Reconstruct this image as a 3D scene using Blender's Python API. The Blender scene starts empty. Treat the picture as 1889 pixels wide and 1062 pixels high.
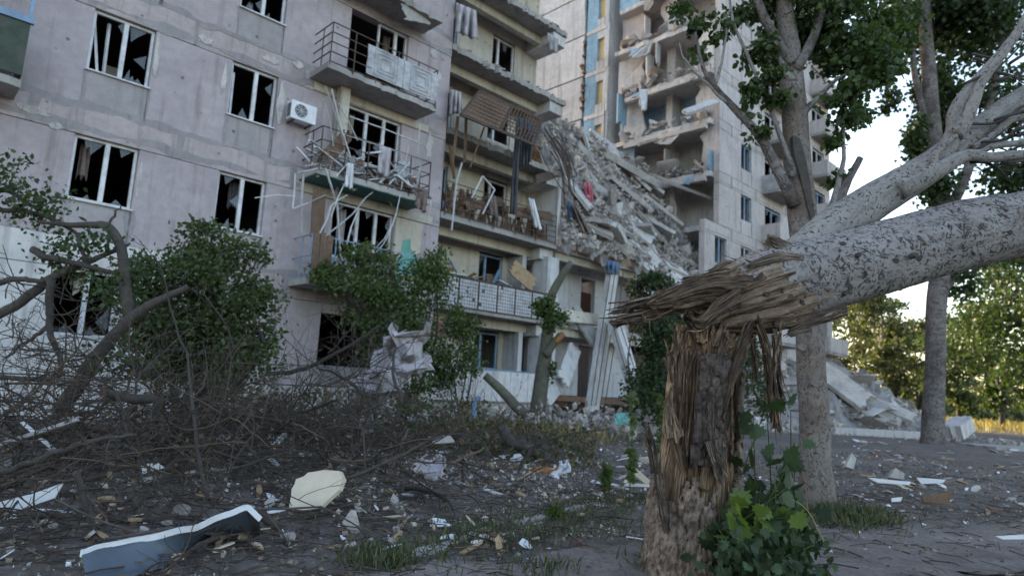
import bpy, bmesh, math, random
import numpy as np
from mathutils import Vector, Matrix, noise as mnoise

S = bpy.context.scene
COL = S.collection
rng = np.random.default_rng(7)
random.seed(7)
PI = math.pi

# ------------------------------------------------------------------ camera
FPX, ROLL, PITCH, PHI, CAMH, DF = 1198.8, 0.0547, 0.1477, 0.803, 1.15, 15.7
_cp, _sp, _cr, _sr = math.cos(PITCH), math.sin(PITCH), math.cos(ROLL), math.sin(ROLL)
CM = np.array([[_cr, -_sr, 0], [_sr, _cr, 0], [0, 0, 1]]) @ np.array([[1, 0, 0], [0, _sp, -_cp], [0, _cp, _sp]])
cam = bpy.data.cameras.new('camera')
co = bpy.data.objects.new('camera', cam)
COL.objects.link(co)
cam.sensor_width = 36
cam.lens = FPX / 1889 * 36
cam.clip_start = 0.1
cam.clip_end = 3000
cam.dof.use_dof = True
cam.dof.focus_distance = 4.25
cam.dof.aperture_fstop = 2.0
mw = Matrix.Identity(4)
for i in range(3):
    mw[i][0] = CM[0][i]; mw[i][1] = -CM[1][i]; mw[i][2] = -CM[2][i]
mw[2][3] = CAMH
co.matrix_world = mw
S.camera = co

# ------------------------------------------------------------------ sky, sun, exposure
SUN_EL, SUN_AZ = math.radians(13), math.radians(-35)      # low sun behind the building
W = bpy.data.worlds.new('World'); S.world = W; W.use_nodes = True
wn = W.node_tree.nodes; wl = W.node_tree.links
sky = wn.new('ShaderNodeTexSky'); sky.sky_type = 'NISHITA'; sky.sun_disc = False
sky.sun_elevation = SUN_EL; sky.sun_rotation = SUN_AZ
sky.air_density = .9; sky.dust_density = 2.2; sky.ozone_density = .0
wl.new(sky.outputs[0], wn['Background'].inputs[0]); wn['Background'].inputs[1].default_value = 0.15
sun = bpy.data.lights.new('sun', 'SUN'); sun.energy = 2.2; sun.angle = math.radians(0.6); sun.color = (1, .86, .66)
so = bpy.data.objects.new('sun', sun); COL.objects.link(so)
sd = Vector((math.sin(SUN_AZ) * math.cos(SUN_EL), math.cos(SUN_AZ) * math.cos(SUN_EL), math.sin(SUN_EL)))
so.rotation_euler = sd.to_track_quat('Z', 'Y').to_euler(); so.location = (0, 0, 60)
S.view_settings.view_transform = 'Standard'; S.view_settings.look = 'None'
S.view_settings.exposure = 2.2; S.view_settings.gamma = 1; S.view_settings.use_curve_mapping = False
S.render.engine = 'CYCLES'
S.cycles.use_denoising = True
S.cycles.max_bounces = 6; S.cycles.transparent_max_bounces = 12

# ------------------------------------------------------------------ frames of reference
FD = np.array([math.sin(PHI), math.cos(PHI), 0]); FN = np.array([math.cos(PHI), -math.sin(PHI), 0])
BZ = CAMH - 1.3                                          # building local z = 0 is this world height
def ray(px, py): return CM.T @ np.array([(px - 944.5) / FPX, (py - 531) / FPX, 1])
def at(px, py, Y):
    v = ray(px, py); return v * (Y / v[1]) + np.array([0, 0, CAMH])
def loc(px, py, yin=0.0):                                # a point on the plane yin metres behind the front wall: (along wall, depth, height)
    v = ray(px, py); P = v * ((-DF - yin) / (FN @ v)); return np.array([P @ FD, yin, P[2] + 1.3])
def bw(p):                                               # building local -> world
    return FD * p[0] - FN * (DF + p[1]) + np.array([0, 0, p[2] + BZ])
def nz(x, y, z=0.0, o=4): return mnoise.fractal(Vector((x, y, z)), 1.0, 2.0, o)
def gz(x, y):                                            # ground height
    m = .035 * nz(x * .55, y * .55) + .015 * nz(x * 2.3, y * 2.3, 5)
    m += .35 * math.exp(-(((x + 4.6) / 2.6) ** 2 + ((y - 8.2) / 2.6) ** 2))
    return m * min(1.0, 60 / (1 + abs(y)))
def gat(px, py):
    v = ray(px, py); t = -CAMH / v[2]; p = v * t
    z = gz(p[0], p[1]); return np.array([p[0], p[1], z])

# ------------------------------------------------------------------ mesh helpers
class MB:
    def __init__(s): s.v = []; s.f = []; s.uv = []; s.n = 0
    def add(s, vs, fs, uv=None):
        vs = np.asarray(vs, float).reshape(-1, 3)
        s.v.append(vs); s.f += [tuple(int(i) + s.n for i in f) for f in fs]
        s.uv.append(np.zeros((len(vs), 2)) if uv is None else np.asarray(uv, float)); s.n += len(vs)
        return s
    def box(s, x0, x1, y0, y1, z0, z1, jit=0):
        v = np.array([(x, y, z) for z in (z0, z1) for y in (y0, y1) for x in (x0, x1)], float)
        if jit: v += rng.uniform(-jit, jit, v.shape)
        return s.add(v, BOXF)
    def obox(s, c, size, R=None, jit=0):
        v = np.array([(x, y, z) for z in (-.5, .5) for y in (-.5, .5) for x in (-.5, .5)]) * np.array(size)
        if jit: v += rng.uniform(-jit, jit, v.shape)
        if R is not None: v = v @ np.array(R).T
        return s.add(v + np.array(c), BOXF)
    def bar(s, a, b, w, h=None, jit=0, up=(0, 0, 1)):
        a = np.array(a, float); b = np.array(b, float); h = h or w
        d = b - a; L = np.linalg.norm(d) + 1e-9; d /= L
        r = np.cross(d, up); r = r / np.linalg.norm(r) if np.linalg.norm(r) > 1e-3 else np.array([1., 0, 0])
        u = np.cross(r, d)
        return s.obox((a + b) / 2, (w, L, h), np.stack([r, d, u], 1), jit)
    def tube(s, path, rad, n=6, cap=True, rough=0, uv=False, seed=0):
        P = np.asarray(path, float); k = len(P)
        rad = np.broadcast_to(np.asarray(rad, float), (k,))
        T = np.gradient(P, axis=0); T /= np.linalg.norm(T, axis=1)[:, None] + 1e-9
        ref = np.array([0, 0, 1.]) if abs(T[0][2]) < .9 else np.array([0, 1., 0])
        a = np.linspace(0, 2 * PI, n, endpoint=False); V = []; U = []
        L = np.concatenate([[0], np.cumsum(np.linalg.norm(np.diff(P, axis=0), axis=1))])
        r1 = np.cross(T[0], ref); r1 /= np.linalg.norm(r1)
        for i in range(k):
            r1 = r1 - T[i] * (r1 @ T[i]); r1 /= np.linalg.norm(r1) + 1e-9
            r2 = np.cross(T[i], r1)
            rr = rad[i] * (1 + (rng.uniform(-rough, rough, n) if rough else 0))
            V.append(P[i] + (np.cos(a) * rr)[:, None] * r1 + (np.sin(a) * rr)[:, None] * r2)
            U.append(np.stack([a / (2 * PI) * 2 * PI * max(rad[0], .01), np.full(n, L[i])], 1))
        F = [(i * n + j, i * n + (j + 1) % n, (i + 1) * n + (j + 1) % n, (i + 1) * n + j) for i in range(k - 1) for j in range(n)]
        if cap: F += [tuple(range(n))[::-1], tuple((k - 1) * n + j for j in range(n))]
        return s.add(np.concatenate(V), F, np.concatenate(U))
    def prism(s, outline, d):                            # outline (n,3) swept by vector d
        o = np.asarray(outline, float); n = len(o)
        F = [tuple(range(n))[::-1], tuple(range(n, 2 * n))] + [(i, (i + 1) % n, n + (i + 1) % n, n + i) for i in range(n)]
        return s.add(np.concatenate([o, o + np.asarray(d, float)]), F)
    def mesh(s, name, mat, smooth=False):
        me = bpy.data.meshes.new(name)
        V = np.concatenate(s.v) if s.v else np.zeros((0, 3))
        me.from_pydata(V.tolist(), [], s.f)
        if any(u.any() for u in s.uv):
            U = np.concatenate(s.uv); li = np.empty(len(me.loops), np.int32); me.loops.foreach_get('vertex_index', li)
            me.uv_layers.new(name='UVMap').data.foreach_set('uv', U[li].ravel())
        me.materials.append(mat)
        bm = bmesh.new(); bm.from_mesh(me); bmesh.ops.recalc_face_normals(bm, faces=bm.faces); bm.to_mesh(me); bm.free()
        if smooth: me.polygons.foreach_set('use_smooth', np.ones(len(me.polygons), bool))
        return me
    def build(s, name, mat, parent=None, smooth=False, origin='base'):
        me = s.mesh(name, mat, smooth); o = bpy.data.objects.new(name, me); COL.objects.link(o)
        if parent is not None: o.parent = parent
        elif origin == 'base' and len(me.vertices):
            V = np.concatenate(s.v); c = Vector((*V.mean(0)[:2], V[:, 2].min()))
            me.transform(Matrix.Translation(-c)); o.location = c
        return o
BOXF = [(0, 2, 3, 1), (4, 5, 7, 6), (0, 1, 5, 4), (2, 6, 7, 3), (0, 4, 6, 2), (1, 3, 7, 5)]
def tag(o, label=None, cat=None, group=None, kind=None):
    if label: o['label'] = label
    if cat: o['category'] = cat
    if group: o['group'] = group
    if kind: o['kind'] = kind
    return o
def empty(name, p, label, cat, group=None):
    o = bpy.data.objects.new(name, None); COL.objects.link(o); o.location = p; o.empty_display_size = .1
    return tag(o, label, cat, group)
def child(mb, name, mat, thing, smooth=False):           # mesh given in world space under an unrotated Empty
    me = mb.mesh(name, mat, smooth); me.transform(Matrix.Translation(-Vector(thing.location)))
    o = bpy.data.objects.new(name, me); COL.objects.link(o); o.parent = thing; return o
def rotm(rx, ry, rz):
    from mathutils import Euler
    return np.array(Euler((rx, ry, rz)).to_matrix())
def randrot():
    q = rng.normal(size=4); q /= np.linalg.norm(q)
    w, x, y, z = q
    return np.array([[1-2*(y*y+z*z), 2*(x*y-z*w), 2*(x*z+y*w)], [2*(x*y+z*w), 1-2*(x*x+z*z), 2*(y*z-x*w)], [2*(x*z-y*w), 2*(y*z+x*w), 1-2*(x*x+y*y)]])
def spline(pts, k):
    P = np.asarray(pts, float); n = len(P)
    if n == 2: return P[0] + (P[1] - P[0]) * np.linspace(0, 1, k)[:, None]
    Q = np.vstack([2 * P[0] - P[1], P, 2 * P[-1] - P[-2]]); out = []
    for t in np.linspace(0, n - 1 - 1e-6, k):
        i = int(t); f = t - i; a, b, c, d = Q[i:i + 4]
        out.append(.5 * (2 * b + (c - a) * f + (2 * a - 5 * b + 4 * c - d) * f * f + (3 * b - a - 3 * c + d) * f ** 3))
    return np.array(out)
def lerps(vals, k): return np.interp(np.linspace(0, 1, k), np.linspace(0, 1, len(vals)), vals)

# ------------------------------------------------------------------ materials
def nodes(name):
    m = bpy.data.materials.new(name); m.use_nodes = True
    return m, m.node_tree.nodes, m.node_tree.links, m.node_tree.nodes['Principled BSDF']
def tex(N, L, vec, kind='NOISE', scale=5, detail=6, rough=.6, dist=0, feature='F1'):
    t = N.new('ShaderNodeTex' + {'NOISE': 'Noise', 'VOR': 'Voronoi'}[kind])
    t.inputs['Scale'].default_value = scale
    if kind == 'NOISE':
        t.inputs['Detail'].default_value = detail; t.inputs['Roughness'].default_value = rough; t.inputs['Distortion'].default_value = dist
    else: t.feature = feature
    L.new(vec, t.inputs['Vector']); return t
def ramp(N, L, fac, stops):
    r = N.new('ShaderNodeValToRGB'); e = r.color_ramp.elements
    while len(e) < len(stops): e.new(.5)
    for el, (p, c) in zip(e, stops): el.position = p; el.color = (*c, 1) if not isinstance(c, (int, float)) else (c, c, c, 1)
    L.new(fac, r.inputs[0]); return r.outputs[0]
def mix(N, L, fac, a, b, mode='MIX'):
    m = N.new('ShaderNodeMix'); m.data_type = 'RGBA'; m.blend_type = mode
    for s, v in ((m.inputs[0], fac), (m.inputs[6], a), (m.inputs[7], b)):
        if isinstance(v, (int, float)): s.default_value = v if s == m.inputs[0] else (v, v, v, 1)
        elif isinstance(v, tuple): s.default_value = (*v, 1)
        else: L.new(v, s)
    return m.outputs[2]
def mapping(N, L, src, scale=(1, 1, 1)):
    m = N.new('ShaderNodeMapping'); m.inputs['Scale'].default_value = scale; L.new(src, m.inputs[0]); return m.outputs[0]
def bump(N, L, P, h, strength=.4, dist=.02):
    b = N.new('ShaderNodeBump'); b.inputs['Strength'].default_value = strength; b.inputs['Distance'].default_value = dist
    L.new(h, b.inputs['Height']); L.new(b.outputs[0], P.inputs['Normal'])
def objvar(N, L, col, amt):                               # each object its own tone
    i = N.new('ShaderNodeObjectInfo'); r = ramp(N, L, i.outputs['Random'], [(0, 1 - amt), (1, 1 + amt)])
    return mix(N, L, 1.0, col, r, 'MULTIPLY')
def concrete(name, c, dark=.55, scale=1.0, var=.08, stain=(.12, .1, .09), pits=True, light=1.15, blotch=.6):
    m, N, L, P = nodes(name); tc = N.new('ShaderNodeTexCoord').outputs['Object']
    c = np.array(c)
    n1 = tex(N, L, tc, scale=.55 * scale, detail=8, rough=.62, dist=.4); n2 = tex(N, L, tc, scale=4 * scale, detail=8, rough=.7)
    n3 = tex(N, L, mapping(N, L, tc, (3.5, 3.5, .25)), scale=1.2 * scale, detail=5)
    a = ramp(N, L, n1.outputs[0], [(.32, tuple(c * dark)), (.5, tuple(c)), (.68, tuple(np.minimum(c * light, .85)))])
    a = mix(N, L, ramp(N, L, n2.outputs[0], [(.42, 0.0), (.66, blotch)]), a, tuple(c * .72))
    a = mix(N, L, ramp(N, L, n3.outputs[0], [(.53, 0.0), (.74, .55)]), a, stain)
    hgt = n2.outputs[0]
    if pits:
        v = tex(N, L, tc, 'VOR', scale=2.1 * scale); vm = ramp(N, L, v.outputs[0], [(.05, 1.0), (.11, 0.0)])
        a = mix(N, L, vm, a, tuple(c * .35))
    L.new(objvar(N, L, a, var), P.inputs['Base Color']); P.inputs['Roughness'].default_value = .92
    P.inputs['Specular IOR Level'].default_value = .2
    bump(N, L, P, hgt, .5, .03); return m
def plain(name, c, rough=.6, scale=6, amt=.35, metal=0.0, var=.1, dirt=(.1, .08, .07), spec=.4):
    m, N, L, P = nodes(name); tc = N.new('ShaderNodeTexCoord').outputs['Object']; c = np.array(c)
    n1 = tex(N, L, tc, scale=scale, detail=7, rough=.65)
    a = ramp(N, L, n1.outputs[0], [(.35, tuple(c * (1 - amt))), (.6, tuple(c))])
    n2 = tex(N, L, tc, scale=scale * .4, detail=6)
    a = mix(N, L, ramp(N, L, n2.outputs[0], [(.52, 0.0), (.72, .7)]), a, dirt)
    L.new(objvar(N, L, a, var), P.inputs['Base Color']); P.inputs['Roughness'].default_value = rough; P.inputs['Metallic'].default_value = metal
    P.inputs['Specular IOR Level'].default_value = spec
    bump(N, L, P, n1.outputs[0], .25, .01); return m
def vary(m, lo=.5, hi=1.7):                               # every loose piece of a joined heap its own tone
    N, L = m.node_tree.nodes, m.node_tree.links; P = N['Principled BSDF']; src = P.inputs['Base Color'].links[0].from_socket
    g_ = N.new('ShaderNodeNewGeometry'); L.new(mix(N, L, 1.0, src, ramp(N, L, g_.outputs['Random Per Island'], [(0, (lo, lo * .95, lo * .92)), (.8, (1.15, 1.1, 1.05)), (1, (hi, hi * .92, hi * .82))]), 'MULTIPLY'), P.inputs['Base Color']); return m
def leafmat(name, c1, c2, trans=.35, glossy=.45):
    m, N, L, P = nodes(name); g = N.new('ShaderNodeNewGeometry')
    col = ramp(N, L, g.outputs['Random Per Island'], [(0, c1), (.6, c2), (1, tuple(np.array(c2) * 1.5))])
    L.new(col, P.inputs['Base Color']); P.inputs['Roughness'].default_value = glossy; P.inputs['Specular IOR Level'].default_value = .35
    t = N.new('ShaderNodeBsdfTranslucent'); L.new(mix(N, L, 1.0, col, (1.6, 1.7, .6), 'MULTIPLY'), t.inputs[0])
    x = N.new('ShaderNodeMixShader'); x.inputs[0].default_value = trans
    L.new(P.outputs[0], x.inputs[1]); L.new(t.outputs[0], x.inputs[2]); L.new(x.outputs[0], N['Material Output'].inputs[0]); return m
def fibre(name, stops, su=60, sv=3, strength=.9):         # torn wood: grain runs along the strip
    m, N, L, P = nodes(name); tc = N.new('ShaderNodeTexCoord'); uv = tc.outputs['UV']
    n1 = tex(N, L, mapping(N, L, uv, (su, sv, 1)), scale=1, detail=8, rough=.7)
    n2 = tex(N, L, tc.outputs['Object'], scale=5, detail=5)
    a = ramp(N, L, n1.outputs[0], stops)
    a = mix(N, L, ramp(N, L, n2.outputs[0], [(.42, 0.0), (.68, .6)]), a, tuple(np.array(stops[0][1]) * 1.1 + .01))
    gi = N.new('ShaderNodeNewGeometry'); a = mix(N, L, 1.0, a, ramp(N, L, gi.outputs['Random Per Island'], [(0, (.62, .6, .59)), (.6, (1.12, 1.08, 1.03)), (1, (1.75, 1.62, 1.45))]), 'MULTIPLY')
    L.new(objvar(N, L, a, .18), P.inputs['Base Color']); P.inputs['Roughness'].default_value = .85; P.inputs['Specular IOR Level'].default_value = .2
    bump(N, L, P, n1.outputs[0], strength, .012); return m
def poplar_bark(name, base, ms=1.0, brown=(.12, .085, .065), bthr=(.55, .7), endv=None, dens=.5, bands=False):
    m, N, L, P = nodes(name); tc = N.new('ShaderNodeTexCoord'); uv = tc.outputs['UV']; ob = tc.outputs['Object']; c = np.array(base)
    n1 = tex(N, L, ob, scale=3, detail=8, rough=.65); n2 = tex(N, L, ob, scale=45, detail=8, rough=.75)
    a = ramp(N, L, n1.outputs[0], [(.3, tuple(c * .7)), (.55, tuple(c)), (.75, tuple(c * 1.12))])
    a = mix(N, L, ramp(N, L, n2.outputs[0], [(.42, 0.0), (.7, .7)]), a, tuple(c * .5))
    w = N.new('ShaderNodeVectorMath'); w.operation = 'ADD'
    wn_ = tex(N, L, uv, scale=14, detail=5); sc = N.new('ShaderNodeVectorMath'); sc.operation = 'SCALE'; sc.inputs['Scale'].default_value = .075
    L.new(wn_.outputs[1], sc.inputs[0]); L.new(uv, w.inputs[0]); L.new(sc.outputs[0], w.inputs[1])
    tot = None
    for (rot, su, sv, lo, hi, k, pick) in ((.7, 9, 34, .20, .27, .95, dens), (-.6, 8, 30, .20, .27, .95, dens), (1.45, 7, 38, .20, .26, .9, dens + .08), (.15, 8, 26, .18, .26, .9, dens + .1), (.3, 22, 40, .2, .3, .8, dens - .1), (0, 9, 10, .14, .22, .9, .74), (.9, 26, 44, .2, .32, .85, dens), (-.8, 16, 50, .2, .3, .9, dens), (1.2, 13, 60, .2, .3, .85, dens)):
        mp = N.new('ShaderNodeMapping'); mp.inputs['Rotation'].default_value = (0, 0, rot); mp.inputs['Location'].default_value = (rot * 3, su * .1, 0); L.new(w.outputs[0], mp.inputs[0])
        m2 = mapping(N, L, mp.outputs[0], (su * ms, sv * ms, 1)); v = tex(N, L, m2, 'VOR', scale=1)
        sel = ramp(N, L, v.outputs['Color'], [(pick - .02, 0.0), (pick + .02, 1.0)]); mk = ramp(N, L, v.outputs[0], [(lo, k), (hi, 0.0)])
        mk = mix(N, L, 1.0, mk, sel, 'MULTIPLY'); tot = mk if tot is None else mix(N, L, 1.0, tot, mk, 'LIGHTEN')
    nd = tex(N, L, uv, scale=4.5, detail=4); tot = mix(N, L, 1.0, tot, ramp(N, L, nd.outputs[0], [(.34, .25), (.5, 1.0)]), 'MULTIPLY')
    nk = tex(N, L, mapping(N, L, w.outputs[0], (30, 7, 1)), scale=1, detail=7, rough=.75); tot = mix(N, L, 1.0, tot, ramp(N, L, nk.outputs[0], [(.62, 0.0), (.68, .9)]), 'LIGHTEN')
    a = mix(N, L, tot, a, (.05, .042, .042))
    if bands:
        nb = tex(N, L, mapping(N, L, uv, (2.5, 16, 1)), scale=1, detail=6, rough=.7, dist=.6); a = mix(N, L, ramp(N, L, nb.outputs[0], [(.55, 0.0), (.64, .85)]), a, tuple(c * .28))
    n3 = tex(N, L, ob, scale=2.2, detail=9, rough=.72)
    a = mix(N, L, ramp(N, L, n3.outputs[0], [(bthr[0], 0.0), (bthr[1], .85)]), a, brown)
    hgt = mix(N, L, tot, n2.outputs[0], 0.0)
    if endv:
        sx = N.new('ShaderNodeSeparateXYZ'); L.new(uv, sx.inputs[0]); ad = N.new('ShaderNodeMath'); ad.operation = 'MULTIPLY_ADD'; ad.inputs[1].default_value = 1.3
        n4 = tex(N, L, ob, scale=4, detail=9, rough=.7); sn = N.new('ShaderNodeMath'); sn.operation = 'MULTIPLY'; sn.inputs[1].default_value = 1 / .26; L.new(sx.outputs[0], sn.inputs[0]); sn2 = N.new('ShaderNodeMath'); sn2.operation = 'SINE'; L.new(sn.outputs[0], sn2.inputs[0]); sn3 = N.new('ShaderNodeMath'); sn3.operation = 'MULTIPLY_ADD'; sn3.inputs[1].default_value = -.24; L.new(sn2.outputs[0], sn3.inputs[0]); L.new(sx.outputs[1], sn3.inputs[2])
        L.new(n4.outputs[0], ad.inputs[0]); L.new(sn3.outputs[0], ad.inputs[2])
        nf = tex(N, L, mapping(N, L, uv, (38, 5, 1)), scale=1, detail=8, rough=.7)
        wood = ramp(N, L, nf.outputs[0], [(.32, (.05, .036, .03)), (.5, (.20, .145, .11)), (.68, (.36, .28, .22))])
        ad2 = N.new('ShaderNodeMath'); ad2.operation = 'MULTIPLY'; ad2.inputs[1].default_value = .4; L.new(ad.outputs[0], ad2.inputs[0]); a = mix(N, L, ramp(N, L, ad2.outputs[0], [(endv * .4, 1.0), (endv * .4 + .015, 0.0)]), a, wood); hgt = mix(N, L, .35, hgt, nf.outputs[0])
    L.new(a, P.inputs['Base Color']); P.inputs['Roughness'].default_value = .9; P.inputs['Specular IOR Level'].default_value = .15
    bump(N, L, P, hgt, .8, .012); return m

M = {}
M['wall'] = concrete('grey wall concrete', (.405, .346, .362), dark=.74, var=.07, light=1.1)
M['spandrel'] = concrete('spandrel concrete', (.355, .32, .325), dark=.78, var=.07)
M['belt'] = concrete('pinkish belt concrete', (.425, .36, .358), dark=.78, var=.06, scale=1.4)
M['mortar'] = concrete('joint mortar', (.31, .28, .288), dark=.8, var=0, pits=False, scale=1.5)
M['whitewash'] = concrete('white painted wall', (.60, .57, .56), dark=.82, var=.03)
M['wallc'] = concrete('pale wall concrete', (.52, .465, .455), dark=.8, var=.06, light=1.1)
M['cream'] = concrete('cream plaster', (.50, .45, .38), dark=.75, var=.05)
M['plasterlight'] = concrete('crumbling pale plaster', (.50, .46, .45), dark=.65, var=.1, scale=5)
M['slab'] = concrete('slab concrete', (.36, .335, .32), dark=.6, var=.08, stain=(.08, .06, .05))
M['rubble'] = concrete('rubble concrete', (.42, .395, .385), dark=.6, var=.2, scale=2.5, pits=False)
M['dust'] = concrete('rubble dust', (.27, .25, .245), dark=.45, var=.0, scale=3, pits=False)  # dark tone doubles as the shaded gaps between rubble pieces
M['beam'] = concrete('pale precast concrete', (.55, .52, .51), dark=.75, var=.1)
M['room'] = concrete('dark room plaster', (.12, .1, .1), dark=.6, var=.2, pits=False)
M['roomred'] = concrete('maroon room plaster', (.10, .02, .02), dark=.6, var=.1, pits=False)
M['blue'] = concrete('blue room paint', (.26, .40, .52), dark=.75, var=.08)
M['pale'] = concrete('pale room plaster', (.52, .51, .52), dark=.75, var=.08)
M['yellow'] = concrete('yellow doorway light', (.62, .47, .24), dark=.7, var=.05, pits=False)  # warm light of the doorways put into the colour
M['green'] = plain('green paint', (.05, .15, .125), .7)
M['olive'] = plain('dark olive paint', (.055, .075, .055), .7)
M['teal'] = plain('teal paint', (.14, .36, .31), .7)
M['brick'] = plain('red brick', (.22, .115, .09), .9, var=.3)
M['pvc'] = plain('white plastic', (.64, .63, .66), .5, amt=.3, dirt=(.30, .28, .27), scale=5)
M['bluepaint'] = plain('blue painted metal', (.22, .33, .48), .5)
M['rust'] = plain('rusty steel', (.085, .06, .05), .8, dirt=(.14, .07, .04))
M['wood'] = plain('weathered brown wood', (.17, .105, .07), .85, scale=9)
M['palewood'] = plain('pale wood', (.42, .29, .17), .8, scale=8)
M['panel'] = plain('balcony panel', (.46, .45, .47), .7, scale=4, dirt=(.22, .2, .2))
M['zinc'] = plain('grey blue sheet metal', (.095, .12, .155), .4, metal=.2, amt=.2, scale=2.5, spec=.5, dirt=(.10, .11, .13))
M['white'] = plain('white board', (.74, .74, .78), .7, amt=.15, dirt=(.4, .38, .36), scale=4)
M['foam'] = plain('cream foam', (.60, .50, .38), .9, amt=.15, dirt=(.38, .31, .24), scale=5)
M['darkcloth'] = plain('dark grey cloth', (.07, .07, .085), .95)
M['redcloth'] = plain('pink red cloth', (.50, .13, .17), .95, dirt=(.6, .45, .47))
M['bluecloth'] = plain('blue cloth', (.13, .20, .34), .95, dirt=(.4, .42, .5))
M['browncloth'] = plain('brown blanket', (.21, .155, .14), .95)
M['tarp'] = plain('pale torn sheet', (.46, .42, .44), .8, scale=3, dirt=(.28, .25, .25))
M['orange'] = plain('orange debris', (.36, .15, .05), .8)
M['black'] = plain('black rubber', (.015, .015, .016), .6)
g, N, L, P = nodes('broken glass'); P.inputs['Roughness'].default_value = .05; P.inputs['Base Color'].default_value = (.3, .33, .36, 1)
_t = N.new('ShaderNodeBsdfTransparent'); _x = N.new('ShaderNodeMixShader'); _x.inputs[0].default_value = .2
L.new(_t.outputs[0], _x.inputs[1]); L.new(P.outputs[0], _x.inputs[2]); L.new(_x.outputs[0], N['Material Output'].inputs[0]); M['glass'] = g
M['leaf'] = leafmat('poplar leaf', (.028, .045, .016), (.055, .085, .03))
M['leafbush'] = leafmat('bush leaf', (.033, .05, .02), (.068, .092, .036))
M['leafvine'] = leafmat('vine leaf', (.04, .064, .022), (.078, .11, .038))
M['leafdark'] = leafmat('dark leaf', (.024, .04, .018), (.045, .07, .03))
M['drylitter'] = leafmat('dry fallen leaf', (.10, .072, .054), (.23, .18, .14), trans=.1, glossy=.8)
M['leaffar'] = leafmat('far leaf', (.035, .046, .02), (.065, .078, .034), trans=.3)
M['leafnear'] = leafmat('broad sucker leaf', (.020, .036, .019), (.038, .062, .028), trans=.2, glossy=.6)
M['leafbright'] = leafmat('young broad leaf', (.07, .115, .025), (.11, .16, .04), trans=.3)
M['grass'] = leafmat('grass blade', (.05, .065, .028), (.095, .105, .05), trans=.2)
M['drygrass'] = leafmat('dry grass blade', (.20, .16, .08), (.32, .26, .13), trans=.4)
M['weed'] = leafmat('dry reddish weed', (.07, .045, .035), (.12, .085, .055), trans=.2)
M['twig'] = plain('dead twig bark', (.085, .064, .052), .9, scale=20, dirt=(.12, .1, .09), var=.35)
vary(M['twig'], .5, 2.4)
M['branch'] = plain('dark branch bark', (.07, .058, .052), .9, scale=14, dirt=(.03, .026, .024), var=.25)
M['scar'] = plain('dark bark scar', (.075, .058, .052), .95, scale=60, dirt=(.03, .025, .024), var=.4)
M['mossbark'] = plain('greenish bark', (.12, .115, .085), .9, scale=9, dirt=(.06, .055, .045))
vary(M['rubble'], .62, 1.35)
M['wood_torn'] = fibre('torn poplar wood', [(.41, (.03, .021, .016)), (.5, (.145, .10, .072)), (.60, (.34, .25, .18))], su=170, sv=7, strength=1.0)
M['wood_grey'] = fibre('weathered torn wood', [(.41, (.026, .02, .017)), (.5, (.135, .105, .088)), (.60, (.30, .243, .205))], su=190, sv=7, strength=1.0)
M['stumpbark'] = fibre('furrowed stump bark', [(.36, (.05, .039, .035)), (.5, (.16, .125, .11)), (.66, (.28, .228, .205))], su=34, sv=16, strength=1.0)
M['bark_fallen'] = poplar_bark('white poplar bark with dark lenticels', (.30, .272, .265), ms=1.05, endv=1.12, dens=.34)
M['bark_limb'] = poplar_bark('smooth pale poplar bark', (.31, .285, .27), ms=1.1, bthr=(.58, .78), dens=.66)
M['bark_stand'] = poplar_bark('grey brown poplar bark', (.27, .235, .215), ms=.9, brown=(.15, .10, .075), bthr=(.45, .66), dens=.52)
M['bark_far'] = poplar_bark('rough poplar bark', (.24, .21, .20), ms=.5, brown=(.07, .055, .05), bthr=(.45, .62), bands=True)

# ------------------------------------------------------------------ ground
def ground():
    def axis(lo, hi, fine0, fine1, step):
        a = [fine0]
        d = step
        while a[0] > lo: d *= 1.25; a.insert(0, a[0] - d)
        b = list(np.arange(fine0 + step, fine1, step)); d = step; b.append(fine1)
        while b[-1] < hi: d *= 1.25; b.append(b[-1] + d)
        return np.array(a + b)
    xs = axis(-700, 700, -6, 10, .14); ys = axis(-40, 900, 2.5, 16, .14)
    V = [(x, y, gz(x, y)) for y in ys for x in xs]; nx = len(xs)
    F = [(j * nx + i, j * nx + i + 1, (j + 1) * nx + i + 1, (j + 1) * nx + i) for j in range(len(ys) - 1) for i in range(nx - 1)]
    m, N, L, P = nodes('littered soil'); tc = N.new('ShaderNodeTexCoord').outputs['Object']
    n1 = tex(N, L, tc, scale=.45, detail=8, rough=.6, dist=.5); n2 = tex(N, L, tc, scale=6, detail=9, rough=.75); n3 = tex(N, L, tc, scale=38, detail=6, rough=.8)
    a = ramp(N, L, n2.outputs[0], [(.32, (.06, .049, .043)), (.52, (.155, .13, .118)), (.7, (.27, .235, .217))])
    a = mix(N, L, ramp(N, L, n1.outputs[0], [(.45, 0.0), (.62, .7)]), a, (.22, .188, .172))
    a = mix(N, L, ramp(N, L, n3.outputs[0], [(.57, 0.0), (.7, .8)]), a, (.21, .19, .18))
    v = tex(N, L, tc, 'VOR', scale=17); vm = ramp(N, L, v.outputs['Color'], [(.80, 0.0), (.86, .8)])
    vd = ramp(N, L, v.outputs[0], [(.18, 1.0), (.3, 0.0)])
    a = mix(N, L, mix(N, L, 1.0, vm, vd, 'MULTIPLY'), a, (.38, .36, .36))
    L.new(a, P.inputs['Base Color']); P.inputs['Roughness'].default_value = .95; P.inputs['Specular IOR Level'].default_value = .1
    h = mix(N, L, .5, n2.outputs[0], n3.outputs[0]); bump(N, L, P, h, .9, .05)
    mb = MB().add(V, F); o = mb.build('ground', m, smooth=True, origin=None); tag(o, kind='structure'); return m
SOIL = ground()
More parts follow.
